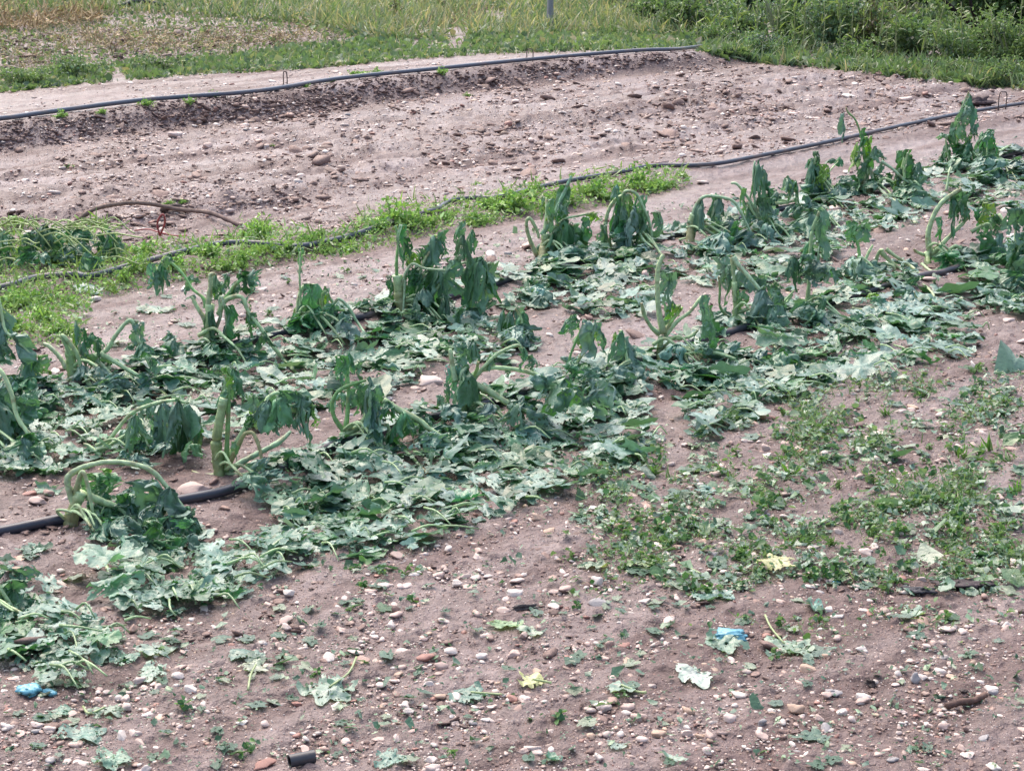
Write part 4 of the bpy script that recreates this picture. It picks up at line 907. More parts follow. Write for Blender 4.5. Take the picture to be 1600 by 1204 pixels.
q = np.concatenate([sample(FRONT, 120, rs, .3, 60), sample([(0, 1050), (400, 950), (640, 900), (600, 1204), (0, 1204)], 50, rs, .2, 60), sample([(900, 860), (1300, 900), (1300, 1060), (900, 1020)], 30, rs), sample(WEEDY, 95, rs, .3, 60), sample([(120, 470), (560, 400), (590, 440), (460, 510), (200, 560)], 16, rs), sample([(0, 850), (110, 840), (140, 930), (0, 890)], 6, rs)])
for x, y in q:
    k = rs.choice(20); p = P1(x, y); s = rs.uniform(9, 25) * mpp(p[1])
    place(SL_ME[k], 'torn_leaf', p + np.array([0, 0, .006]), s, rs.uniform(0, 6.28), f'{TONE[k % 5]} torn leaf piece lying {zone(x, y)}', 'leaf', f'{TONE[k % 5]} leaf pieces {zone(x, y)}', (rs.normal(0, .1), rs.normal(0, .1)))

# ================================================================== stones, gravel and clods
STV = [stone_base(np.random.RandomState(400 + k), 2, .42, 7 + k % 5) for k in range(14)]
SSM = [stone_base(np.random.RandomState(430 + k), 1, .2, 3) for k in range(12)]
SC = np.array([(.58, .43, .37), (.68, .55, .49), (.42, .28, .23), (.72, .63, .57), (.38, .19, .15), (.34, .32, .32), (.54, .38, .28), (.74, .66, .60)])
SCN = ['pinkish', 'pale pink', 'brown', 'cream', 'reddish', 'grey', 'tan', 'white']
SCP = np.array([.27, .25, .11, .15, .06, .025, .07, .065])
def in_mats(x, y):
    r = np.zeros(len(x), bool)
    for poly, _, _ in MATS: r |= inpoly(x, y, poly)
    return r
rs = np.random.RandomState(88)
ALLG = [(-40, 1215), (-40, 130), (300, 120), (700, 90), (1150, 85), (1640, 140), (1640, 1215)]
def stone_field(poly, n, med, sig, clump, cs):
    q = sample(poly, n, rs, clump, cs); s = rs.lognormal(math.log(med), sig, len(q)); return q, s
sets = [stone_field([(-40, 1215), (-40, 1040), (400, 930), (900, 780), (1640, 560), (1640, 1215)], 9500, 2.2, .66, .5, 60),
        stone_field([(-40, 1060), (-40, 440), (560, 400), (1600, 220), (1640, 560), (900, 780), (400, 930)], 6200, 2.0, .62, .5, 60),
        stone_field([(-40, 420), (-40, 205), (1100, 85), (1640, 140), (1640, 180), (960, 270), (560, 360)], 9500, 1.6, .55, .6, 55),
        stone_field([(-40, 190), (-40, 130), (600, 100), (1080, 70), (1110, 76), (560, 120)], 900, 1.5, .5, .3, 60)]
q = np.concatenate([a for a, b in sets]); s = np.concatenate([b for a, b in sets]); s = np.clip(s, .9, 9.5)
p = P(q[:, 0], q[:, 1]); m = np.hypot(p[:, 1], CAM_H) / FOC; S = np.clip(s * m, .0025, .045)
vis = S / m * np.where(in_mats(q[:, 0], q[:, 1]), .4, 1); order = np.argsort(-vis); ci = rs.choice(8, len(S), p=SCP / SCP.sum())
top = np.zeros(len(S), bool)
top[order[:265]] = True
# individuals
ST_ME = {}
def stone_place(x, y, S3, c, label, group, rz, k=None, sink=.58, name='stone'):
    k = rs.randint(len(STV)) if k is None else k
    if (k, c) not in ST_ME:
        V, F, sh = STV[k]; ST_ME[(k, c)] = mesh('stone', V, F, (SC[c][None] * sh[:, None]), M_STONE)
    z = float(G(x, y, False)); return place(ST_ME[(k, c)], name, (x, y, z + S3[2] * (1 - sink)), 1, rz, label, 'stone', group, (rs.normal(0, .12), rs.normal(0, .12)), S3)
for i in np.where(top)[0]:
    x, y = q[i]; c = int(ci[i]); a = S[i]
    zn = 'on the far bare bed' if y < 420 and y < 470 - .14 * x else zone(x, y)
    stone_place(p[i, 0], p[i, 1], (a * 1.15, a * rs.uniform(.7, 1), a * rs.uniform(.4, .65)), c, f'{SCN[c]} pebble half sunk in wet soil {zn}', f'{SCN[c]} pebbles {zn}', rs.uniform(0, 6.28))
rest = ~top; n = rest.sum(); pr = p[rest]; Sr = S[rest]
pr[:, 2] = G(pr[:, 0], pr[:, 1], False) + Sr * .12
mb = MB(); scatter(mb, SSM, pr, rotm(rs.normal(0, .15, n), rs.normal(0, .15, n), rs.uniform(0, 6.28, n)), np.stack([Sr * 1.15, Sr * rs.uniform(.6, 1, n), Sr * rs.uniform(.35, .65, n)], 1), SC[ci[rest]] * rs.uniform(.6, 1.05, (n, 1)), rs.randint(0, len(SSM), n))
tag(mb.obj('gravel', M_STONE), 'fine pinkish gravel and small pebbles pressed into the soil', 'gravel', kind='stuff')
TINY = [stone_base(np.random.RandomState(460 + k), 0, .3, 2) for k in range(6)]
mb = MB()
for poly, n_, med in (([(-40, 1215), (-40, 1040), (400, 930), (900, 780), (1640, 560), (1640, 1215)], 15000, .95), ([(-40, 1060), (-40, 440), (560, 400), (1600, 220), (1640, 560), (900, 780), (400, 930)], 7000, .95), ([(-40, 420), (-40, 205), (1100, 85), (1640, 140), (1640, 180), (960, 270), (560, 360)], 9000, .85)):
    q = sample(poly, n_, rs, .3, 40); p_ = P(q[:, 0], q[:, 1]); n_ = len(q); s_ = rs.lognormal(math.log(med), .35, n_) * np.hypot(p_[:, 1], CAM_H) / FOC; p_[:, 2] = G(p_[:, 0], p_[:, 1]) + s_ * .3
    scatter(mb, TINY, p_, rotm(rs.normal(0, 1, n_), rs.normal(0, 1, n_), rs.uniform(0, 6.28, n_)), np.stack([s_ * 1.2, s_, s_ * .8], 1), SC[rs.choice(8, n_, p=SCP / SCP.sum())] * rs.uniform(.6, 1.15, (n_, 1)), rs.randint(0, 6, n_))
tag(mb.obj('grit', M_STONE), 'coarse grit and tiny stone chips strewn over the soil', 'gravel', kind='stuff')
# clods and crumbs of the soil's own earth
def clods(poly, n, med, sig, clump, cs, col=(.235, .155, .13), flat_=.45):
    q = sample(poly, n, rs, clump, cs); p = P(q[:, 0], q[:, 1]); S = np.clip(rs.lognormal(math.log(med), sig, n) * np.hypot(p[:, 1], CAM_H) / FOC, .003, .06)
    p[:, 2] = G(p[:, 0], p[:, 1], False) + S * .1
    scatter(mb, CL, p, rotm(rs.normal(0, .3, n), rs.normal(0, .3, n), rs.uniform(0, 6.28, n)), np.stack([S * 1.2, S * rs.uniform(.7, 1, n), S * flat_ * rs.uniform(.6, 1.1, n)], 1), np.array(col) * rs.uniform(.75, 1.25, (n, 1)), rs.randint(0, len(CL), n))
CL = [stone_base(np.random.RandomState(470 + k), 1, .5, 1) for k in range(10)]
mb = MB()
clods([(-40, 430), (-40, 205), (1100, 85), (1640, 135), (1640, 185), (960, 275), (560, 365)], 7500, 1.9, .6, .7, 70)
clods([(-40, 235), (-40, 195), (560, 125), (1100, 77), (1110, 88), (760, 135), (300, 205)], 4200, 1.7, .45, .1, 60, (.165, .108, .096))
clods([(-40, 60), (300, 40), (560, 50), (480, 80), (200, 100), (-40, 120)], 1800, 2.2, .5, .6, 60, (.14, .095, .085))
clods([(-40, 1215), (-40, 440), (560, 400), (1600, 220), (1640, 1215)], 9000, 1.9, .6, .55, 50, (.20, .13, .11))
tag(mb.obj('soil_clods', M_CLOD), 'crumbled reddish brown clods of wet soil', 'soil', kind='stuff')

# remarkable stones
for x, y, w, h, c, label in [
    (1375, 680, 21, 9, 7, 'long smooth white stone in the middle of the weedy soil'), (665, 1031, 20, 9, 4, 'smooth reddish stone beside a pale flat one in the centre foreground'),
    (707, 1022, 20, 8, 3, 'pale flat stone right of the reddish stone'), (632, 1020, 17, 8, 1, 'pale stone left of the reddish stone'), (690, 1043, 12, 7, 0, 'pink stone just below the reddish and pale pair'),
    (937, 946, 22, 6, 5, 'long grey-white capsule shaped stone in the foreground'), (932, 912, 11, 12, 7, 'pointed white stone standing beside the cream leaf'), (805, 931, 14, 9, 3, 'angular cream stone on the dark crumbly patch'),
    (788, 958, 16, 9, 0, 'broken pink stone below the angular cream one'), (884, 921, 14, 8, 0, 'oval pink stone left of the long grey one'), (812, 902, 9, 7, 2, 'small brown stone above the angular cream stone'), (1242, 1112, 16, 12, 6, 'big tan stone in the lower right foreground'),
    (1265, 1047, 15, 10, 6, 'round tan stone above the big tan one'), (1430, 1065, 10, 12, 5, 'upright grey stone right of the black clod'), (1405, 1057, 11, 8, 3, 'cream stone leaning on the upright grey stone'), (1345, 1097, 13, 8, 0, 'pinkish stone below the black clod'),
    (1296, 1083, 10, 6, 5, 'flat blue-grey stone left of the black clod'), (1565, 1121, 9, 6, 7, 'white oval pebble alone at the lower right'), (1552, 1084, 9, 6, 5, 'grey pebble near the end of the twig'), (1140, 1126, 11, 9, 1, 'pale stone at lower right left of the big tan one'),
    (1208, 1115, 13, 7, 6, 'low tan stone touching the big tan stone'), (1282, 1124, 9, 7, 0, 'pink pebble right of the big tan stone'), (410, 1196, 20, 8, 4, 'red brick coloured lump at the bottom edge'), (198, 1108, 12, 9, 1, 'pale round stone at the lower left'),
    (210, 1150, 13, 10, 1, 'largest of three pale stones clustered at the lower left'), (222, 1163, 11, 8, 0, 'pink stone under the largest of the lower left cluster'), (193, 1153, 9, 10, 3, 'cream stone left in the lower left cluster'), (300, 768, 30, 6, 0, 'wide flat orange-pink stone beside the front hose'),
    (1010, 436, 12, 11, 0, 'pinkish brown stone standing among the second row leaves'), (672, 600, 26, 6, 1, 'long pale pink stone between the leaf mats'), (1190, 547, 9, 8, 6, 'tan stone in the dark hollow at the right plant'), (1202, 556, 8, 7, 4, 'reddish stone in the same dark hollow'),
    (1180, 556, 14, 8, 2, 'flat brown stone in the dark hollow at the left of two others'), (1563, 572, 12, 11, 3, 'cream stone at the right beyond the leaf mat'), (1521, 573, 5, 8, 7, 'small white upright stone left of the cream one'), (1500, 700, 8, 6, 1, 'pale stone at the right weed patch'),
    (450, 930, 11, 9, 7, 'white angular pebble just below the leaf mat'), (95, 895, 9, 7, 1, 'pale round pebble below the hose at the left'), (25, 897, 14, 9, 6, 'tan stone at the left edge below the hose'), (97, 915, 12, 8, 1, 'pale stone on the left soil above the leaf mat'),
    (130, 905, 12, 9, 2, 'brown stone on the left soil above the leaf mat'), (58, 785, 18, 9, 0, 'largest pink stone of the heap at the left'), (42, 775, 14, 8, 4, 'reddish stone of the heap at the left'), (75, 772, 12, 7, 2, 'brown stone of the heap at the left'), (280, 1060, 18, 5, 3, 'flat cream stone right of the round pale leaves'),
    (20, 1062, 14, 6, 0, 'flat pink stone above the blue lumps'), (22, 1062, 7, 6, 3, 'cream pebble above the blue lumps'), (1310, 965, 11, 6, 3, 'cream stone below the yellow curled leaf'), (1318, 893, 12, 7, 1, 'pale stone at the blue flake'), (1280, 905, 10, 6, 1, 'pale pebble left of the blue flake'),
    (1270, 858, 14, 6, 3, 'cream stone above the yellow curled leaf'), (830, 1170, 20, 8, 1, 'long pale stone near the bottom centre'), (675, 1190, 11, 10, 3, 'cream stone at the bottom edge centre'), (690, 1090, 10, 7, 6, 'tan pebble by the grey-green oval leaf'), (803, 1093, 10, 7, 4, 'red-brown pebble right of the thin leaf stalk'),
    (1180, 290, 11, 9, 1, 'pale round stone between the hose and the arched plant'), (82, 300, 12, 7, 3, 'cream stone on the far bed at the left'), (1100, 287, 10, 5, 1, 'pale stone just below the grey hose'), (1395, 1190, 14, 7, 5, 'pale grey stone pressed at the bottom edge right'),
    (1475, 985, 13, 6, 3, 'cream stone at the right below the weeds'), (570, 1040, 14, 6, 6, 'tan stone in the centre foreground left')]:
    o = P1(x, y); m_ = mpp(o[1]); elev = math.atan2(CAM_H, o[1]); hh = max(h * m_ * .75, .3 * w * m_)
    stone_place(o[0], o[1], (w * .85 * m_, max(.6 * w, h * 1.05) * .85 * m_, hh * .9), c, label, None, rs.uniform(-.25, .25), sink=.5)

# ================================================================== small items
def small(V, F, C, mat, name, label, cat, loc, smooth=True): o = obj(name, V, F, C, mat, loc=loc, smooth=smooth); return tag(o, label, cat)
def crumple(x, y, R, col, label, cat, name, mat, seed, asp=(1.2, .8, .6), rough=.55, lift=.4):
    rs = np.random.RandomState(seed); V, F, s_ = stone_base(rs, 3, rough, 1); V = V * (1 + .35 * (fbm(V[:, 0] * 3 + 5, V[:, 1] * 3 + V[:, 2] * 2.3, seed, 3) - .5))[:, None]
    c = P1(x, y); r = R * .62 * mpp(c[1]); V = V * np.array(asp) * r + c + np.array([0, 0, r * lift])
    C = np.array(col)[None] * (.8 + .4 * vn(V[:, 0] * 300, V[:, 1] * 300 + V[:, 2] * 200, seed))[:, None]
    return small(V, F, C, mat, name, label, cat, c)
crumple(47, 1084, 21, (.16, .44, .54), 'larger crumpled turquoise plastic lump at the lower left', 'plastic scrap', 'plastic_scrap', M_PLAST, 3, (1.1, .9, .6))
crumple(80, 1086, 18, (.18, .46, .55), 'smaller turquoise plastic lump right of the larger one', 'plastic scrap', 'plastic_scrap', M_PLAST, 4, (1.1, .8, .5))
crumple(1140, 998, 25, (.15, .40, .50), 'turquoise plastic scrap under a brown stone in the right foreground', 'plastic scrap', 'plastic_scrap', M_PLAST, 5, (1.2, .7, .4), .7)
crumple(1306, 909, 9, (.05, .30, .50), 'tiny blue flake beside two pale pebbles in the weeds', 'plastic scrap', 'plastic_scrap', M_PLAST, 6, (1, .7, .4))
crumple(1362, 1069, 20, (.03, .018, .016), 'black crumbly clod among grey stones in the right foreground', 'clod', 'dark_clod', M_CLOD, 7, (1.1, .8, .6), .9)
crumple(1505, 1083, 12, (.05, .035, .03), 'small dark pointed clod above the twig at the lower right', 'clod', 'dark_clod', M_CLOD, 8, (1.1, .8, .6), .8)
crumple(1500, 918, 30, (.045, .03, .035), 'long dark clod of rotten matter in the right weeds', 'clod', 'dark_clod', M_CLOD, 9, (1.4, .5, .3), .9)
crumple(1435, 925, 18, (.03, .03, .04), 'dark lump half under the weeds left of the long dark clod', 'clod', 'dark_clod', M_CLOD, 10, (1.2, .6, .4), .9)
crumple(820, 952, 17, (.06, .05, .05), 'dark moist crumb heap beside the broken pink stone', 'clod', 'dark_clod', M_CLOD, 12, (1.5, .6, .3), .9, .2)
crumple(1520, 165, 20, (.09, .06, .06), 'dark clod beside the tip of the tallest plant on the far bed', 'clod', 'dark_clod', M_CLOD, 13, (1.4, .7, .5), .8, .2)
def line(pts, r, col, mat, name, label, cat, h=None, sides=6, n=None, group=None, seed=1):
    P_ = []
    for k, t in enumerate(pts):
        q = P1(t[0], t[1]); q[2] = float(G(q[0], q[1], False)) + r + (t[2] if len(t) > 2 else 0); P_.append(q)
    V, F, C = tube(P_, r, col, sides, n or len(P_) * 8, 0, np.random.RandomState(seed)); C = C * (.7 + .6 * vn(V[:, 0] * 200, V[:, 1] * 200, 3))[:, None]
    o = obj(name, V, F, C, mat, loc=P_[0]); return tag(o, label, cat, group)
line([(1478, 1108), (1500, 1104, .004), (1520, 1099), (1540, 1093, .006)], .007, [(.10, .06, .05), (.16, .10, .08)], M_DRY, 'twig', 'short brown twig on the bare soil at the lower right', 'twig')
line([(118, 350), (150, 342, .03), (190, 338, .05), (230, 336, .05), (280, 341, .04), (330, 346, .02), (378, 357)], .011, [(.17, .12, .10), (.22, .16, .13), (.15, .10, .09)], M_DRY, 'dead_branch', 'long brown branch lying behind the bright green weeds at the left', 'branch')
line([(252, 333), (275, 329, .01), (292, 333)], .014, (.07, .05, .045), M_DRY, 'dead_branch', 'short dark branch piece just behind the long brown branch', 'branch')
line([(190, 12), (215, 10, .03), (262, 12)], .022, (.03, .03, .035), M_HOSE, 'pipe_offcut', 'thin black pipe piece lying on the grass at the top left', 'pipe')
rp = P1(250, 372); e = empty('red_tie', rp, 'red plastic tie looped round the long brown branch', 'plastic tie')
for k, pts in enumerate(([(250, 372, 0), (246, 352, .04), (254, 338, .08), (258, 350, .06), (250, 372, .01)], [(210, 364, 0), (232, 365, .01), (250, 370, .01), (278, 373, .005), (292, 371, 0)])):
    P_ = []
    for x, y, z in pts:
        if k == 0: w_ = Q(x, y, rp[1] - .02 * z); P_.append(w_ + np.array([0, 0, .01]))
        else: w_ = P1(x, y); w_[2] += .008 + z; P_.append(w_)
    V, F, C = tube(P_, .005 if k == 0 else .0035, (.34, .06, .06), 6, 20); obj('loop' if k == 0 else 'strap_end', V, F, C, M_PLAST, e)
# short pipe offcut, hollow
c = P1(472, 1197); a = np.array([.0, .0, .013]); d = np.array([.045, .02, 0])
V, F, C = tube([c + a - d * .5, c + a + d * .5], .0125, (.05, .052, .06), 14, 4, cap=False); V2, F2, C2 = tube([c + a - d * .48, c + a + d * .48], .0095, (.02, .02, .02), 14, 4, cap=False)
mbp = MB(); mbp.add(V, F, C); mbp.add(V2, F2[:, ::-1], C2)
th = np.arange(14) * 2 * math.pi / 14
for e0 in (0, 3):
    R1 = V[e0 * 14:e0 * 14 + 14]; R2 = V2[e0 * 14:e0 * 14 + 14]; ring = np.vstack([R1, R2]); fr = []
    for j in range(14):
        k = (j + 1) % 14; fr += [(j, k, 14 + k), (j, 14 + k, 14 + j)]
    mbp.add(ring, fr, (.06, .062, .07))
tag(mbp.obj('pipe_offcut', M_HOSE, loc=c), 'short grey pipe offcut lying at the bottom edge', 'pipe')
# wire pegs holding the hoses
def peg(x, y, hpx, wpx, label):
    b = P1(x, y); m = mpp(b[1]); h = hpx * m; w = wpx * m
    P_ = [b + np.array([-w / 2, 0, -.02]), b + np.array([-w / 2, 0, h * .85]), b + np.array([0, 0, h]), b + np.array([w / 2, .01, h * .85]), b + np.array([w / 2, .02, -.02])]
    V, F, C = tube(P_, .0042, (.09, .065, .06), 6, 22); tag(obj('wire_peg', V, F, C, M_METAL, loc=b), label, 'peg', 'rusty wire pegs pinning the hoses')
peg(446, 138, 25, 5, 'narrow wire peg over the back hose at the left'); peg(828, 98, 20, 9, 'wire peg over the back hose near the middle'); peg(1566, 172, 28, 12, 'hooped wire peg over the grey hose near the right edge')
b = P1(859, 44); m = mpp(b[1])
mbp = MB(); V, F, C = tube([b + np.array([0, 0, -.1]), b + np.array([.01, 0, .7]), b + np.array([.0, 0, 1.5])], [.036, .034, .033], [(.26, .27, .30), (.34, .35, .38)], 10, 14, .02, np.random.RandomState(2))
pe = empty('post', b, 'weathered grey post standing in the grass beyond the bed', 'post'); obj('pole', V, F, C, M_METAL, pe)

# ================================================================== weeds, grass and the overgrown edge
def blade_base(rs, w=.06, n=3, bend=None):
    bend = rs.uniform(.1, 1.1) if bend is None else bend; V = []; F = []
    for k in range(n + 1):
        t = k / n; ww = w * (1 - t ** 1.6) * (.6 + .4 * math.sin(t * 3)) + .004; x = bend * t * t * .7; z = t * (1 - .35 * bend * t)
        V += [(x, -ww, z), (x + .01, ww, z)]
    for k in range(n): a = 2 * k; F += [(a, a + 1, a + 3), (a, a + 3, a + 2)]
    return np.array(V), np.array(F), np.repeat(np.linspace(.75, 1.15, n + 1), 2)
BL = [blade_base(np.random.RandomState(500 + k)) for k in range(8)]
BLT = [blade_base(np.random.RandomState(520 + k), .022, 4) for k in range(8)]
def lf_base(rs):                                # small rounded weed leaf, folded along the middle, rooted at the origin
    L = 1.; w = rs.uniform(.3, .5); f = rs.uniform(.1, .3)
    V = [(0, 0, 0), (.3, -w * .8, f * .8), (.3, w * .8, f * .8), (.65, -w, f), (.65, w, f), (1., 0, rs.uniform(-.2, .1)), (.35, 0, 0), (.7, 0, 0)]
    F = [(0, 1, 6), (0, 6, 2), (1, 3, 7), (1, 7, 6), (6, 7, 4), (6, 4, 2), (3, 5, 7), (7, 5, 4)]
    return np.array(V), np.array(F), np.array([.9, 1, 1, 1.05, 1.05, 1, 1.15, 1.1])
LF = [lf_base(np.random.RandomState(540 + k)) for k in range(8)]
def weed_verts(seed, kind):
    rs = np.random.RandomState(seed); mb = MB()
    if kind == 'seedling':                      # round leaves on short stalks from one root
        n = rs.randint(3, 9)
        for k in range(n):
            a = rs.uniform(0, 6.28); t = rs.uniform(.1, .8); h = rs.uniform(.35, 1.); tip = np.array([math.cos(a) * t * h, math.sin(a) * t * h, h * (1 - .4 * t)])
            V, F, C = tube([np.zeros(3), tip * np.array([.3, .3, .6]), tip], [.035, .025], (.20, .34, .10), 4, 5); mb.add(V, F, C)
            for _ in range(rs.randint(1, 4)):
                b, f, s_ = LF[rs.randint(8)]; R = rotm(np.array([rs.normal(0, .5)]), np.array([rs.uniform(-.9, 1.2)]), np.array([rs.uniform(0, 6.28)]))[0]
                mb.add((b * rs.uniform(.3, .62)) @ R.T + tip, f, np.array([(.06, .16, .05), (.12, .25, .07), (.05, .13, .06)][rs.randint(3)])[None] * s_[:, None] * rs.uniform(.8, 1.2))
    elif kind == 'grassy':
        n = rs.randint(14, 30)
        scatter(mb, BL, np.zeros((n, 3)) + rs.normal(0, .12, (n, 3)) * [1, 1, 0], rotm(rs.normal(0, .5, n), rs.normal(0, .5, n), rs.uniform(0, 6.28, n)), np.stack([rs.uniform(.4, 1, n)] * 3, 1), np.array((.13, .26, .06)) * rs.uniform(.6, 1.4, (n, 1)))
    elif kind == 'frilly':                      # chopped ferny salad-like tuft, bright yellow green
        n = rs.randint(9, 15)
        for k in range(n):
            a = rs.uniform(0, 6.28); t = rs.uniform(.25, 1.15); h = rs.uniform(.45, 1.05); tip = np.array([math.cos(a) * t * h, math.sin(a) * t * h, h * max(.12, 1 - .75 * t)])
            V, F, C = tube([np.zeros(3), tip * np.array([.45, .45, .75]), tip], [.03, .018], (.34, .46, .18), 4, 6); mb.add(V, F, C)
            m_ = rs.randint(14, 26); tt = rs.uniform(.25, 1.05, m_)[:, None]; pos = tip * tt * np.array([1, 1, 1]) + rs.normal(0, .07, (m_, 3))
            g = rs.uniform(.7, 1.3, (m_, 1)); col = np.where(rs.rand(m_, 1) < .55, np.array([[.34, .52, .13]]), np.array([[.20, .38, .10]])) * g
            scatter(mb, LF, pos, rotm(rs.normal(0, .9, m_), rs.normal(0, .9, m_), rs.uniform(0, 6.28, m_)), np.stack([rs.uniform(.12, .26, m_), rs.uniform(.08, .2, m_), rs.uniform(.1, .3, m_)], 1), col)
    return mb.out()
WK = {}
for kind, nv in (('seedling', 12), ('grassy', 5), ('frilly', 7)):
    for k in range(nv): V, F, C = weed_verts(600 + k * 3 + len(kind), kind); WK[(kind, k)] = mesh({'seedling': 'weed_seedling', 'grassy': 'grass_tuft', 'frilly': 'leafy_weed'}[kind], V, F, C, M_GRASS, False)
rs = np.random.RandomState(31)
def weed(kind, x, y, hpx, label, group):
    p = P1(x, y); k = rs.randint({'seedling': 12, 'grassy': 5, 'frilly': 7}[kind]); s = hpx * mpp(p[1]); p[2] = float(G(p[0], p[1], False))
    return place(WK[(kind, k)], {'seedling': 'weed_seedling', 'grassy': 'grass_tuft', 'frilly': 'leafy_weed'}[kind], p, 1, rs.uniform(0, 6.28), label, 'weed', group, tilt=(rs.normal(0, .35), rs.normal(0, .35)) if kind != 'frilly' else (0, 0), sz=(s * rs.uniform(.9, 1.3), s * rs.uniform(.9, 1.3), s))
R3 = [(-20, 352), (150, 345), (215, 385), (330, 372), (400, 345), (520, 372), (600, 322), (690, 318), (800, 295), (860, 280), (960, 268), (1060, 265), (1085, 288), (960, 322), (860, 335), (780, 350), (660, 372), (560, 400), (450, 412), (330, 432), (220, 452), (150, 470), (120, 540), (-20, 540)]
for x, y, h in ((405, 372, 40), (440, 392, 26), (612, 350, 40), (640, 358, 34), (670, 352, 24), (585, 362, 26), (800, 330, 38), (770, 325, 28), (880, 318, 34), (930, 305, 32), (1000, 290, 36), (1028, 296, 28), (860, 330, 26), (960, 312, 24), (325, 400, 34), (295, 398, 26), (270, 420, 28), (350, 420, 24), (230, 398, 30), (215, 425, 26), (380, 405, 22), (480, 385, 24), (510, 395, 20), (540, 392, 22), (30, 480, 34), (70, 500, 34), (20, 520, 34), (110, 480, 28), (60, 470, 26), (700, 345, 20), (740, 345, 22), (835, 300, 24), (90, 520, 26), (190, 440, 24)):
    weed('frilly', x, y, h * 1.15, 'bright yellow-green ferny weed clump beaten down along the grey hose', 'bright green weed clumps along the grey hose')
for x, y in sample(R3, 34, rs): weed('frilly', x, y, rs.uniform(12, 24), 'bright yellow-green ferny weed clump beaten down along the grey hose', 'bright green weed clumps along the grey hose')
mb = MB()
q = sample(R3, 8000, rs, .3, 50); p = P(q[:, 0], q[:, 1]); n = len(p); m_ = np.hypot(p[:, 1], CAM_H) / FOC; p[:, 2] += rs.rand(n) ** 2 * .04
scatter(mb, LF, p, rotm(rs.normal(0, .6, n), rs.normal(0, .6, n), rs.uniform(0, 6.28, n)), np.stack([rs.lognormal(1.75, .4, n) * m_, rs.lognormal(1.5, .4, n) * m_, rs.uniform(2, 8, n) * m_], 1), np.array([(.30, .47, .13), (.18, .35, .10), (.20, .32, .19), (.42, .52, .33)])[rs.choice(4, n, p=[.4, .3, .2, .1])] * rs.uniform(.7, 1.3, (n, 1)))
q = sample(R3, 2400, rs, .4, 50); p = P(q[:, 0], q[:, 1]); n = len(p); m_ = np.hypot(p[:, 1], CAM_H) / FOC; p[:, 2] += rs.rand(n) ** 2 * .05
scatter(mb, BL, p, rotm(rs.normal(0, 1.2, n), rs.normal(0, 1.2, n), rs.uniform(0, 6.28, n)), np.stack([rs.uniform(10, 30, n) * m_] * 3, 1), np.array((.28, .42, .13)) * rs.uniform(.5, 1.2, (n, 1)))
tag(mb.obj('low_weeds', M_GRASS, smooth=False), 'carpet of chopped bright green weeds around the grey hose', 'weeds', kind='stuff')
# the heap of pulled-up vines at the left
hp = P1(95, 415); e = empty('vine_heap', hp, 'heap of dark green vines and yellow-green stalks at the left edge of the bright weeds', 'plant'); Yh = hp[1]; m_ = mpp(Yh)
for k in range(46):
    x = rs.uniform(-10, 185); y = rs.uniform(352, 405) + 8 * abs(x - 90) / 90; q_ = Q(x, y - 6, Yh + rs.uniform(-.25, .2) + (400 - y) * .006); q_[2] = max(q_[2], float(G(q_[0], q_[1], False)) + .03)
    V, F, C = leaf_hang(q_, rs.uniform(18, 42) * m_, rs.uniform(22, 44) * m_, rs, rs.choice(['dark', 'dark', 'mid', 'lime', 'blue'])); obj('leaf', V, F, C, M_LEAF, e)
for k in range(34):
    x = rs.uniform(-20, 160); y = rs.uniform(346, 360) if k < 12 else rs.uniform(350, 420); w = rs.uniform(25, 90); dr = rs.uniform(-10, 34); d0 = rs.uniform(-.2, .25)
    pts = [Q(x, y, Yh + d0), Q(x + w * .4, y - rs.uniform(2, 14), Yh + d0 - .03), Q(x + w * .8, y + dr * .4, Yh + d0 - .06), Q(x + w, y + dr, Yh + d0 - .08)]
    for a in pts: a[2] = max(a[2], float(G(a[0], a[1], False)) + .01)
    V, F, C = tube(pts, [.0035, .0026], np.array((.36, .48, .17)) * rs.uniform(.7, 1.1), 6, 12); obj('stalk', V, F, C, M_STALK, e)
mb = MB()
for poly, n_ in ((WEEDY, 1500), ([(1180, 640), (1600, 590), (1640, 900), (1480, 900), (1180, 800)], 1000), ([(820, 860), (1600, 900), (1600, 990), (1200, 1000), (900, 960)], 260), ([(940, 700), (1300, 800), (1600, 720), (1640, 880), (1200, 880), (960, 800)], 500)):
    q = sample(poly, n_, rs, .95, 60); p = P(q[:, 0], q[:, 1]); n = len(p); m_ = np.hypot(p[:, 1], CAM_H) / FOC; p[:, 2] += rs.rand(n) ** 2 * .03; h = rs.uniform(8, 26, n) * m_
    scatter(mb, BLT, p, rotm(rs.normal(0, 1.1, n), rs.normal(0, 1.1, n), rs.uniform(0, 6.28, n)), np.stack([h, h * 1.5, h], 1), np.array([(.18, .30, .10), (.28, .36, .15), (.10, .20, .07)])[rs.choice(3, n)] * rs.uniform(.7, 1.2, (n, 1)))
    h = rs.lognormal(2., .35, n) * m_
    scatter(mb, LF, p + rs.normal(0, .03, (n, 3)) * [1, 1, 0], rotm(rs.normal(0, .5, n), rs.normal(0, .5, n), rs.uniform(0, 6.28, n)), np.stack([h, h, h], 1), np.array([(.06, .15, .05), (.13, .24, .09), (.15, .26, .19), (.28, .37, .26)])[rs.choice(4, n)] * rs.uniform(.7, 1.2, (n, 1)))
tag(mb.obj('flattened_weeds', M_GRASS, smooth=False), 'beaten down small weeds and limp grass in the patch at the right', 'weeds', kind='stuff')
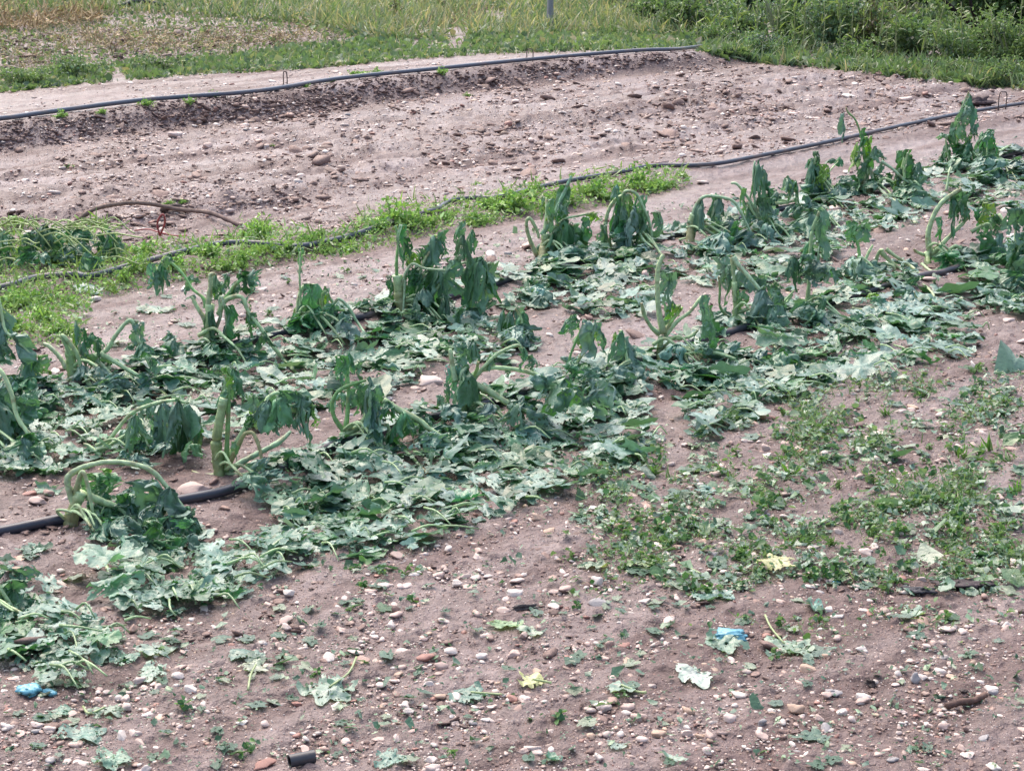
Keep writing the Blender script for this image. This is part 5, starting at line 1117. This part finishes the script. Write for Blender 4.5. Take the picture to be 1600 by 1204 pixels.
# right-hand weeds
for x, y, h in ((1235, 745, 46), (1250, 712, 30), (1190, 790, 30), (1310, 760, 34), (1460, 780, 26), (1510, 720, 40), (1545, 705, 44), (1580, 720, 40), (1480, 745, 34), (1530, 760, 30), (1390, 770, 26), (1360, 790, 24), (1500, 690, 26), (1265, 840, 28), (1235, 850, 34), (1300, 850, 30), (1050, 750, 26), (1100, 790, 24), (1020, 740, 26), (1140, 750, 24), (1330, 700, 24), (1385, 650, 24), (1440, 620, 20), (1340, 630, 18), (1480, 860, 30), (1590, 870, 40), (1440, 905, 30), (1570, 830, 28), (1590, 770, 30), (1545, 800, 22)):
    weed('grassy', x, y, h, 'limp green grass tuft standing in the stony soil of the weedy patch', 'grass tufts in the weedy patch at the right')
q = np.concatenate([sample(WEEDY, 140, rs, .85, 60), sample([(1180, 640), (1600, 600), (1600, 900), (1180, 880)], 60, rs, .8, 50)])
for x, y in q: weed('seedling', x, y, rs.uniform(9, 25) * (.6 + .5 * (y - 560) / 400), 'small round-leaved weed seedling in the weedy patch at the right', 'weed seedlings in the weedy patch at the right')
for x, y in sample(FRONT, 34, rs): weed('seedling', x, y, rs.uniform(10, 24), 'tiny weed seedling on the bare foreground soil', 'weed seedlings dotted over the foreground soil')
for x, y in sample([(230, 500), (560, 410), (600, 440), (300, 530)], 8, rs): weed('seedling', x, y, rs.uniform(8, 14), 'tiny weed seedling on bare soil between the weeds and the second row', 'weed seedlings between the rows')
for x, y in ((95, 188), (160, 178), (228, 168), (295, 165), (335, 152), (560, 118), (590, 116), (520, 128), (690, 118), (475, 136)): weed('frilly', x, y, rs.uniform(9, 18), 'small bright weed sprouting beside the back hose', 'small weeds beside the back hose')
for x, y in ((108, 262), (425, 228), (730, 150), (745, 290), (265, 322), (285, 318)): weed('frilly', x, y, rs.uniform(6, 12), 'tiny weed alone on the far bare bed', 'tiny weeds on the far bare bed')

# ---- grass beyond the raised edge
def turf(poly, n, hpx, cols, pr, bases, spread=.5, label=None, name='grass', wf=1.):
    mb = MB(); q = sample(poly, n, rs, .25, 60); p = P(q[:, 0], q[:, 1]); n = len(p); m_ = np.hypot(p[:, 1], CAM_H) / FOC; h = rs.uniform(hpx[0], hpx[1], n) * m_
    p[:, 2] = G(p[:, 0], p[:, 1], False) - .005
    scatter(mb, bases, p, rotm(rs.normal(0, spread, n), rs.normal(0, spread, n), rs.uniform(0, 6.28, n)), np.stack([h, h * wf, h], 1), np.array(cols)[rs.choice(len(cols), n, p=pr)] * rs.uniform(.7, 1.3, (n, 1)))
    return tag(mb.obj(name, M_GRASS, smooth=False), label, 'grass', kind='stuff')
GREEN = [(.13, .20, .10), (.19, .27, .13), (.10, .16, .10), (.30, .31, .19), (.46, .38, .28)]
turf([(-40, 118), (130, 108), (330, 92), (600, 62), (900, 52), (1110, 62), (1110, 76), (760, 84), (430, 112), (300, 118), (130, 132), (-40, 150)], 9000, (6, 15), GREEN, [.3, .3, .2, .15, .05], LF, .8, 'low green weeds fringing the bare strip behind the back hose', 'low_weeds', 1.)
turf([(-40, 118), (130, 108), (330, 92), (600, 62), (900, 52), (1110, 62), (1110, 80), (760, 86), (430, 112), (300, 118), (130, 132), (-40, 150)], 5000, (9, 20), GREEN, [.35, .35, .1, .15, .05], BL, .5, 'green grass blades fringing the bare strip behind the back hose')
turf([(-60, 30), (300, 20), (620, 40), (600, 66), (330, 95), (130, 112), (-60, 125)], 8000, (5, 14), [(.12, .17, .09), (.17, .23, .11), (.10, .14, .08), (.20, .16, .12), (.26, .20, .15)], [.10, .10, .12, .28, .40], BL, .8, 'thin half-dry grass on the rough earth behind the bed')
turf([(-60, 30), (300, 20), (620, 40), (600, 66), (330, 95), (130, 112), (-60, 125)], 9000, (3, 8), GREEN, [.2, .2, .2, .2, .2], LF, .8, 'low weeds on the rough earth behind the bed', 'low_weeds')
turf([(-60, -16), (260, -16), (620, -16), (640, 44), (420, 34), (250, 22), (-60, 30)], 9000, (10, 26), GREEN, [.2, .24, .1, .26, .2], BL, .6, 'green grass at the far end of the field')
turf([(540, -18), (1120, -18), (1120, 62), (900, 56), (600, 64), (440, 34)], 13000, (16, 40), GREEN, [.10, .14, .06, .34, .36], BLT, .6, 'tall half-dry grass behind the bed', 'grass', 1.6)
turf([(540, -18), (1120, -18), (1120, 62), (900, 60), (600, 66), (440, 40)], 4500, (6, 14), GREEN, [.3, .3, .1, .2, .1], LF, .9, 'weeds under the tall half-dry grass', 'low_weeds')
turf([(1050, 60), (1240, 85), (1420, 105), (1640, 112), (1640, 142), (1500, 130), (1400, 118), (1200, 100), (1100, 84)], 6500, (7, 20), GREEN, [.36, .3, .2, .12, .02], LF, .8, 'low green weeds along the foot of the overgrown edge', 'low_weeds')
turf([(1050, 50), (1240, 80), (1420, 100), (1640, 105), (1640, 146), (1500, 132), (1400, 120), (1200, 102), (1100, 84)], 4500, (14, 34), GREEN, [.3, .34, .1, .2, .06], BLT, .6, 'grass blades along the foot of the overgrown edge', 'grass', 2.2)
mb = MB()
for poly, n, L0, L1 in (([(-60, 16), (170, 16), (160, 38), (60, 50), (-60, 44)], 1500, 8, 30), ([(60, 50), (340, 60), (480, 50), (520, 62), (330, 84), (100, 80)], 1500, 5, 20), ([(-60, 40), (600, 46), (500, 80), (200, 104), (-60, 118)], 1500, 4, 14), ([(-60, 80), (70, 90), (60, 130), (-60, 130)], 260, 6, 20), ([(560, 20), (760, 10), (760, 40), (600, 50)], 500, 10, 26)):
    q = sample(poly, n, rs, .4, 50); p = P(q[:, 0], q[:, 1]); n = len(p); m_ = np.hypot(p[:, 1], CAM_H) / FOC; p[:, 2] += rs.rand(n) * .06; h = rs.uniform(L0, L1, n) * m_
    scatter(mb, BLT, p, rotm(rs.normal(0, 1.2, n), rs.normal(0, 1.2, n), rs.uniform(0, 6.28, n)), np.stack([h, h * 1.8, h], 1), np.array((.55, .42, .24)) * rs.uniform(.6, 1.2, (n, 1)))
tag(mb.obj('dry_straw', M_DRY, smooth=False), 'pale dry straw strewn over the rough earth at the top left', 'straw', kind='stuff')

turf([(1000, -30), (1700, -30), (1700, 66), (1440, 70), (1420, 96), (1240, 80), (1050, 50)], 5500, (18, 42), GREEN, [.3, .3, .2, .15, .05], BLT, .5, 'dense undergrowth of tall grass filling the overgrown edge', 'grass', 2.2)
turf([(1000, -30), (1700, -30), (1700, 66), (1440, 70), (1420, 96), (1240, 80), (1050, 50)], 7000, (10, 24), [tuple(.4 * a for a in g) for g in GREEN], [.4, .3, .3, 0, 0], LF, 1., 'undergrowth of leafy weeds inside the overgrown edge, coloured dark for shaded gaps', 'low_weeds')  # greens darkened to paint the shade of gaps between the bushes
# ---- bushes and tall weeds of the overgrown edge
def bush(x, y, hpx, wpx, n, lf, cols, label, group=None, depth=1., stems=16, stemcol=(.24, .27, .15), name='weed_bush', gap=.36, dry=0, cat='bush', sl=1.):
    b = P1(x, y); b[2] = float(G(b[0], b[1], False)); m_ = mpp(b[1]); h = hpx * m_; w = wpx * m_ * .62; d = w * depth; e = empty(name, b, label, cat, group)
    ms = MB(); tips = []
    for k in range(stems):
        a = rs.uniform(0, 6.28); r_ = rs.uniform(.2, 1); t = np.array([math.cos(a) * w * r_, math.sin(a) * d * r_, h * rs.uniform(.55, 1.08)]); tips.append(t)
        root = np.array([math.cos(a) * w * .25 * r_, math.sin(a) * d * .25 * r_, -.02]); midp = root * .4 + t * .6 + np.array([rs.normal(0, w * .12), 0, h * .06])
        V, F, C = tube([b + root, b + midp, b + t], [h * .010 + .003, .002], np.array(stemcol) * rs.uniform(.7, 1.3), 5, 9); ms.add(V, F, C)
    ms.obj('stem', M_STALK, e)
    mf = MB(); tips = np.array(tips); ti = rs.randint(0, stems, n); t = rs.uniform(.12, 1.05, n) ** .8
    pos = tips[ti] * np.stack([t ** .8, t ** .8, t], 1) + rs.normal(0, 1, (n, 3)) * np.array([w * .17, d * .17, h * .07])
    cl = fbm(pos[:, 0] / (w * .35) + 9, pos[:, 2] / (h * .3), rs.randint(99), 2); keep = cl > gap; pos = pos[keep]; n = len(pos); pos[:, 2] = np.abs(pos[:, 2])
    tone = fbm(pos[:, 0] / (w * .3) + 3, pos[:, 2] / (h * .25) + pos[:, 1] * 2, rs.randint(99), 2); ck = np.clip((tone * 1.6 - .3 + rs.normal(0, .15, n)) * len(cols), 0, len(cols) - 1).astype(int)
    L_ = rs.uniform(.5, 1.1, n) * lf * m_
    scatter(mf, LF, b + pos, rotm(rs.normal(0, .7, n), rs.normal(.3, .7, n), rs.uniform(0, 6.28, n)), np.stack([L_, L_ * .75 * sl, L_], 1), np.array(cols)[ck] * rs.uniform(.75, 1.25, (n, 1)))
    mf.obj('foliage', M_GRASS, e, smooth=False); return e
GC = [(.03, .055, .025), (.09, .16, .07), (.17, .26, .11), (.27, .33, .17)]  # first tone near black: shade of the gaps painted as leaf colour
GT = [(.05, .09, .055), (.14, .23, .15), (.22, .32, .20), (.17, .24, .10)]
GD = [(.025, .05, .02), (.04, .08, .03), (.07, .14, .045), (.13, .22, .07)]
GB = [(.17, .14, .09), (.14, .17, .09), (.20, .24, .12), (.40, .34, .22)]
for i, (x, y, h, w, n, lf, cols, label, kw) in enumerate([
    (1080, 52, 60, 110, 2300, 8, GC, 'dark leafy bush with a black hollow left of the overgrown edge', dict()),
    (1150, 62, 66, 100, 2300, 8, GT, 'grey-green weed bush right of the end of the back hose', dict()),
    (1230, 72, 90, 110, 2600, 8, GC, 'mid green weed bush in the middle of the overgrown edge', dict()),
    (1300, 78, 100, 110, 2600, 8, GT, 'blue-green weed bush with fine leaves beside the brown thicket', dict()),
    (1370, 80, 100, 120, 2600, 7, GB, 'brownish thicket of half dead weeds in the overgrown edge', dict(gap=.4, stems=22, stemcol=(.22, .17, .12))),
    (1440, 92, 90, 120, 2400, 9, GC, 'green weed bush between the brown thicket and the dark shrub', dict()),
    (1520, 104, 70, 130, 2300, 10, GT, 'low sprawling bush of long pale green leaves at the far right', dict(sl=.5)),
    (1590, 110, 84, 110, 2300, 10, GC, 'bush at the right edge with narrow drooping leaves', dict(sl=.5)),
    (1030, 40, 46, 90, 1700, 7, GC, 'small weed bush right of the grey post', dict()),
    (1120, 74, 34, 70, 1000, 6, GC, 'low dark green weed clump where the back hose ends', dict()),
    (1190, 88, 36, 90, 1200, 6, GT, 'low grey-green weed clump at the foot of the overgrown edge', dict()),
    (1340, 100, 40, 100, 1300, 7, GC, 'low green weed clump below the brown thicket', dict()),
    (1480, 122, 30, 110, 1200, 8, GT, 'low weeds with long pale blades spilling onto the bare bed', dict(sl=.4)),
    (1565, 128, 34, 100, 1200, 9, GT, 'low weed clump spilling onto the bed at the right edge', dict(sl=.4)),
    (620, 36, 40, 26, 160, 6, GB, 'thin reddish brown dried weed standing in the tall grass', dict(gap=.3, stems=6, stemcol=(.20, .10, .06))),
    (690, 22, 34, 24, 140, 6, GB, 'dried brown weed stalk near the top edge left of the post', dict(gap=.3, stems=6, stemcol=(.24, .09, .06))),
    (362, 90, 18, 12, 60, 4, GB, 'small dry brown weed stalk on the rough earth', dict(gap=.3, stems=4, stemcol=(.14, .09, .06))),
    (178, 84, 26, 12, 40, 4, GB, 'thin leafless dry stalk standing on the rough earth at the left', dict(gap=.5, stems=3, stemcol=(.12, .08, .06))),
    (50, 132, 24, 90, 900, 7, GC, 'low dark green weed clump at the left behind the bare strip', dict()),
    (130, 122, 34, 70, 900, 6, GT, 'bushy grey-green weed left of the narrow wire peg', dict()),
    (250, 108, 20, 90, 700, 6, GC, 'low weed clump above the bare strip near the wire peg', dict()),
]): bush(x, y, h, w, n, lf, cols, label, **kw)
# dark shrub at the far right with bare dark branches
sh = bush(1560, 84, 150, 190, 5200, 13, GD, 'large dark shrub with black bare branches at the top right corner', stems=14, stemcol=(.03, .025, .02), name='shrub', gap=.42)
sb = Vector(sh.location)
for pts in ([(1545, 70), (1510, 30), (1480, 5), (1455, -20)], [(1550, 70), (1525, 30), (1518, 10), (1512, -22)], [(1530, 42), (1500, 28), (1478, 2)]):
    V, F, C = tube([Q(a, c_, sb.y - .35 - .05 * k) for k, (a, c_) in enumerate(pts)], [.022, .012], (.028, .022, .02), 7, 14); obj('branch', V, F, C, M_DRY, sh)
# the growth behind, partly seen through the gaps
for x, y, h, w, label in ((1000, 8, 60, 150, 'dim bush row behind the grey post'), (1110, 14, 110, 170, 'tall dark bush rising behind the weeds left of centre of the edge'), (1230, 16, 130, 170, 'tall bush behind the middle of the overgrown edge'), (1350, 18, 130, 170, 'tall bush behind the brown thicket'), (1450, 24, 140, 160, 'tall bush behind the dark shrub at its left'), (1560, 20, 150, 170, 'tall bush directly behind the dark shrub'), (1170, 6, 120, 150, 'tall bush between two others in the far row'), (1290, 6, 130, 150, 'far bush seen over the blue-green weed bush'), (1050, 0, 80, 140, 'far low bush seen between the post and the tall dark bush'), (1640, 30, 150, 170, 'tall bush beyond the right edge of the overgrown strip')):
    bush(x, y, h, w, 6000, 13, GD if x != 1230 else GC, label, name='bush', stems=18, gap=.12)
for k, (x, y, h) in enumerate(((1310, 92, 95), (1384, 96, 100), (1180, 84, 80), (1432, 104, 70), (1250, 88, 86), (1130, 70, 60), (1090, 74, 52), (1350, 96, 80), (1150, 78, 78), (1215, 86, 92), (1280, 92, 84), (1335, 94, 98), (1400, 100, 92), (1455, 108, 96), (1505, 112, 104), (1550, 116, 98), (1590, 112, 110), (1110, 72, 66), (1060, 66, 50), (1370, 98, 90), (1240, 86, 70), (1480, 110, 80))):
    b = P1(x, y); m_ = mpp(b[1]); t = b + np.array([rs.normal(0, 8) * m_, 0, h * m_]); mb = MB(); V, F, C = tube([b, (b + t) / 2 + np.array([rs.normal(0, 3) * m_, 0, 0]), t], [.006, .003], (.40, .40, .24), 5, 8); mb.add(V, F, C)
    for j in range(9):
        f = rs.uniform(.3, 1); o_ = b * (1 - f) + t * f; n1 = np.array([[rs.uniform(-.6, .6)]]); bb, ff, ss = BL[rs.randint(8)]; R = rotm(rs.normal(0, .6, 1), rs.normal(0, .8, 1), rs.uniform(0, 6.28, 1))[0]; mb.add((bb * 22 * m_) @ R.T + o_, ff, np.array((.30, .36, .14))[None] * ss[:, None])
    tag(mb.obj('grass_stalk', M_GRASS, loc=b, smooth=False), 'tall pale grass stalk standing out of the overgrown edge', 'grass', 'tall pale grass stalks in the overgrown edge')
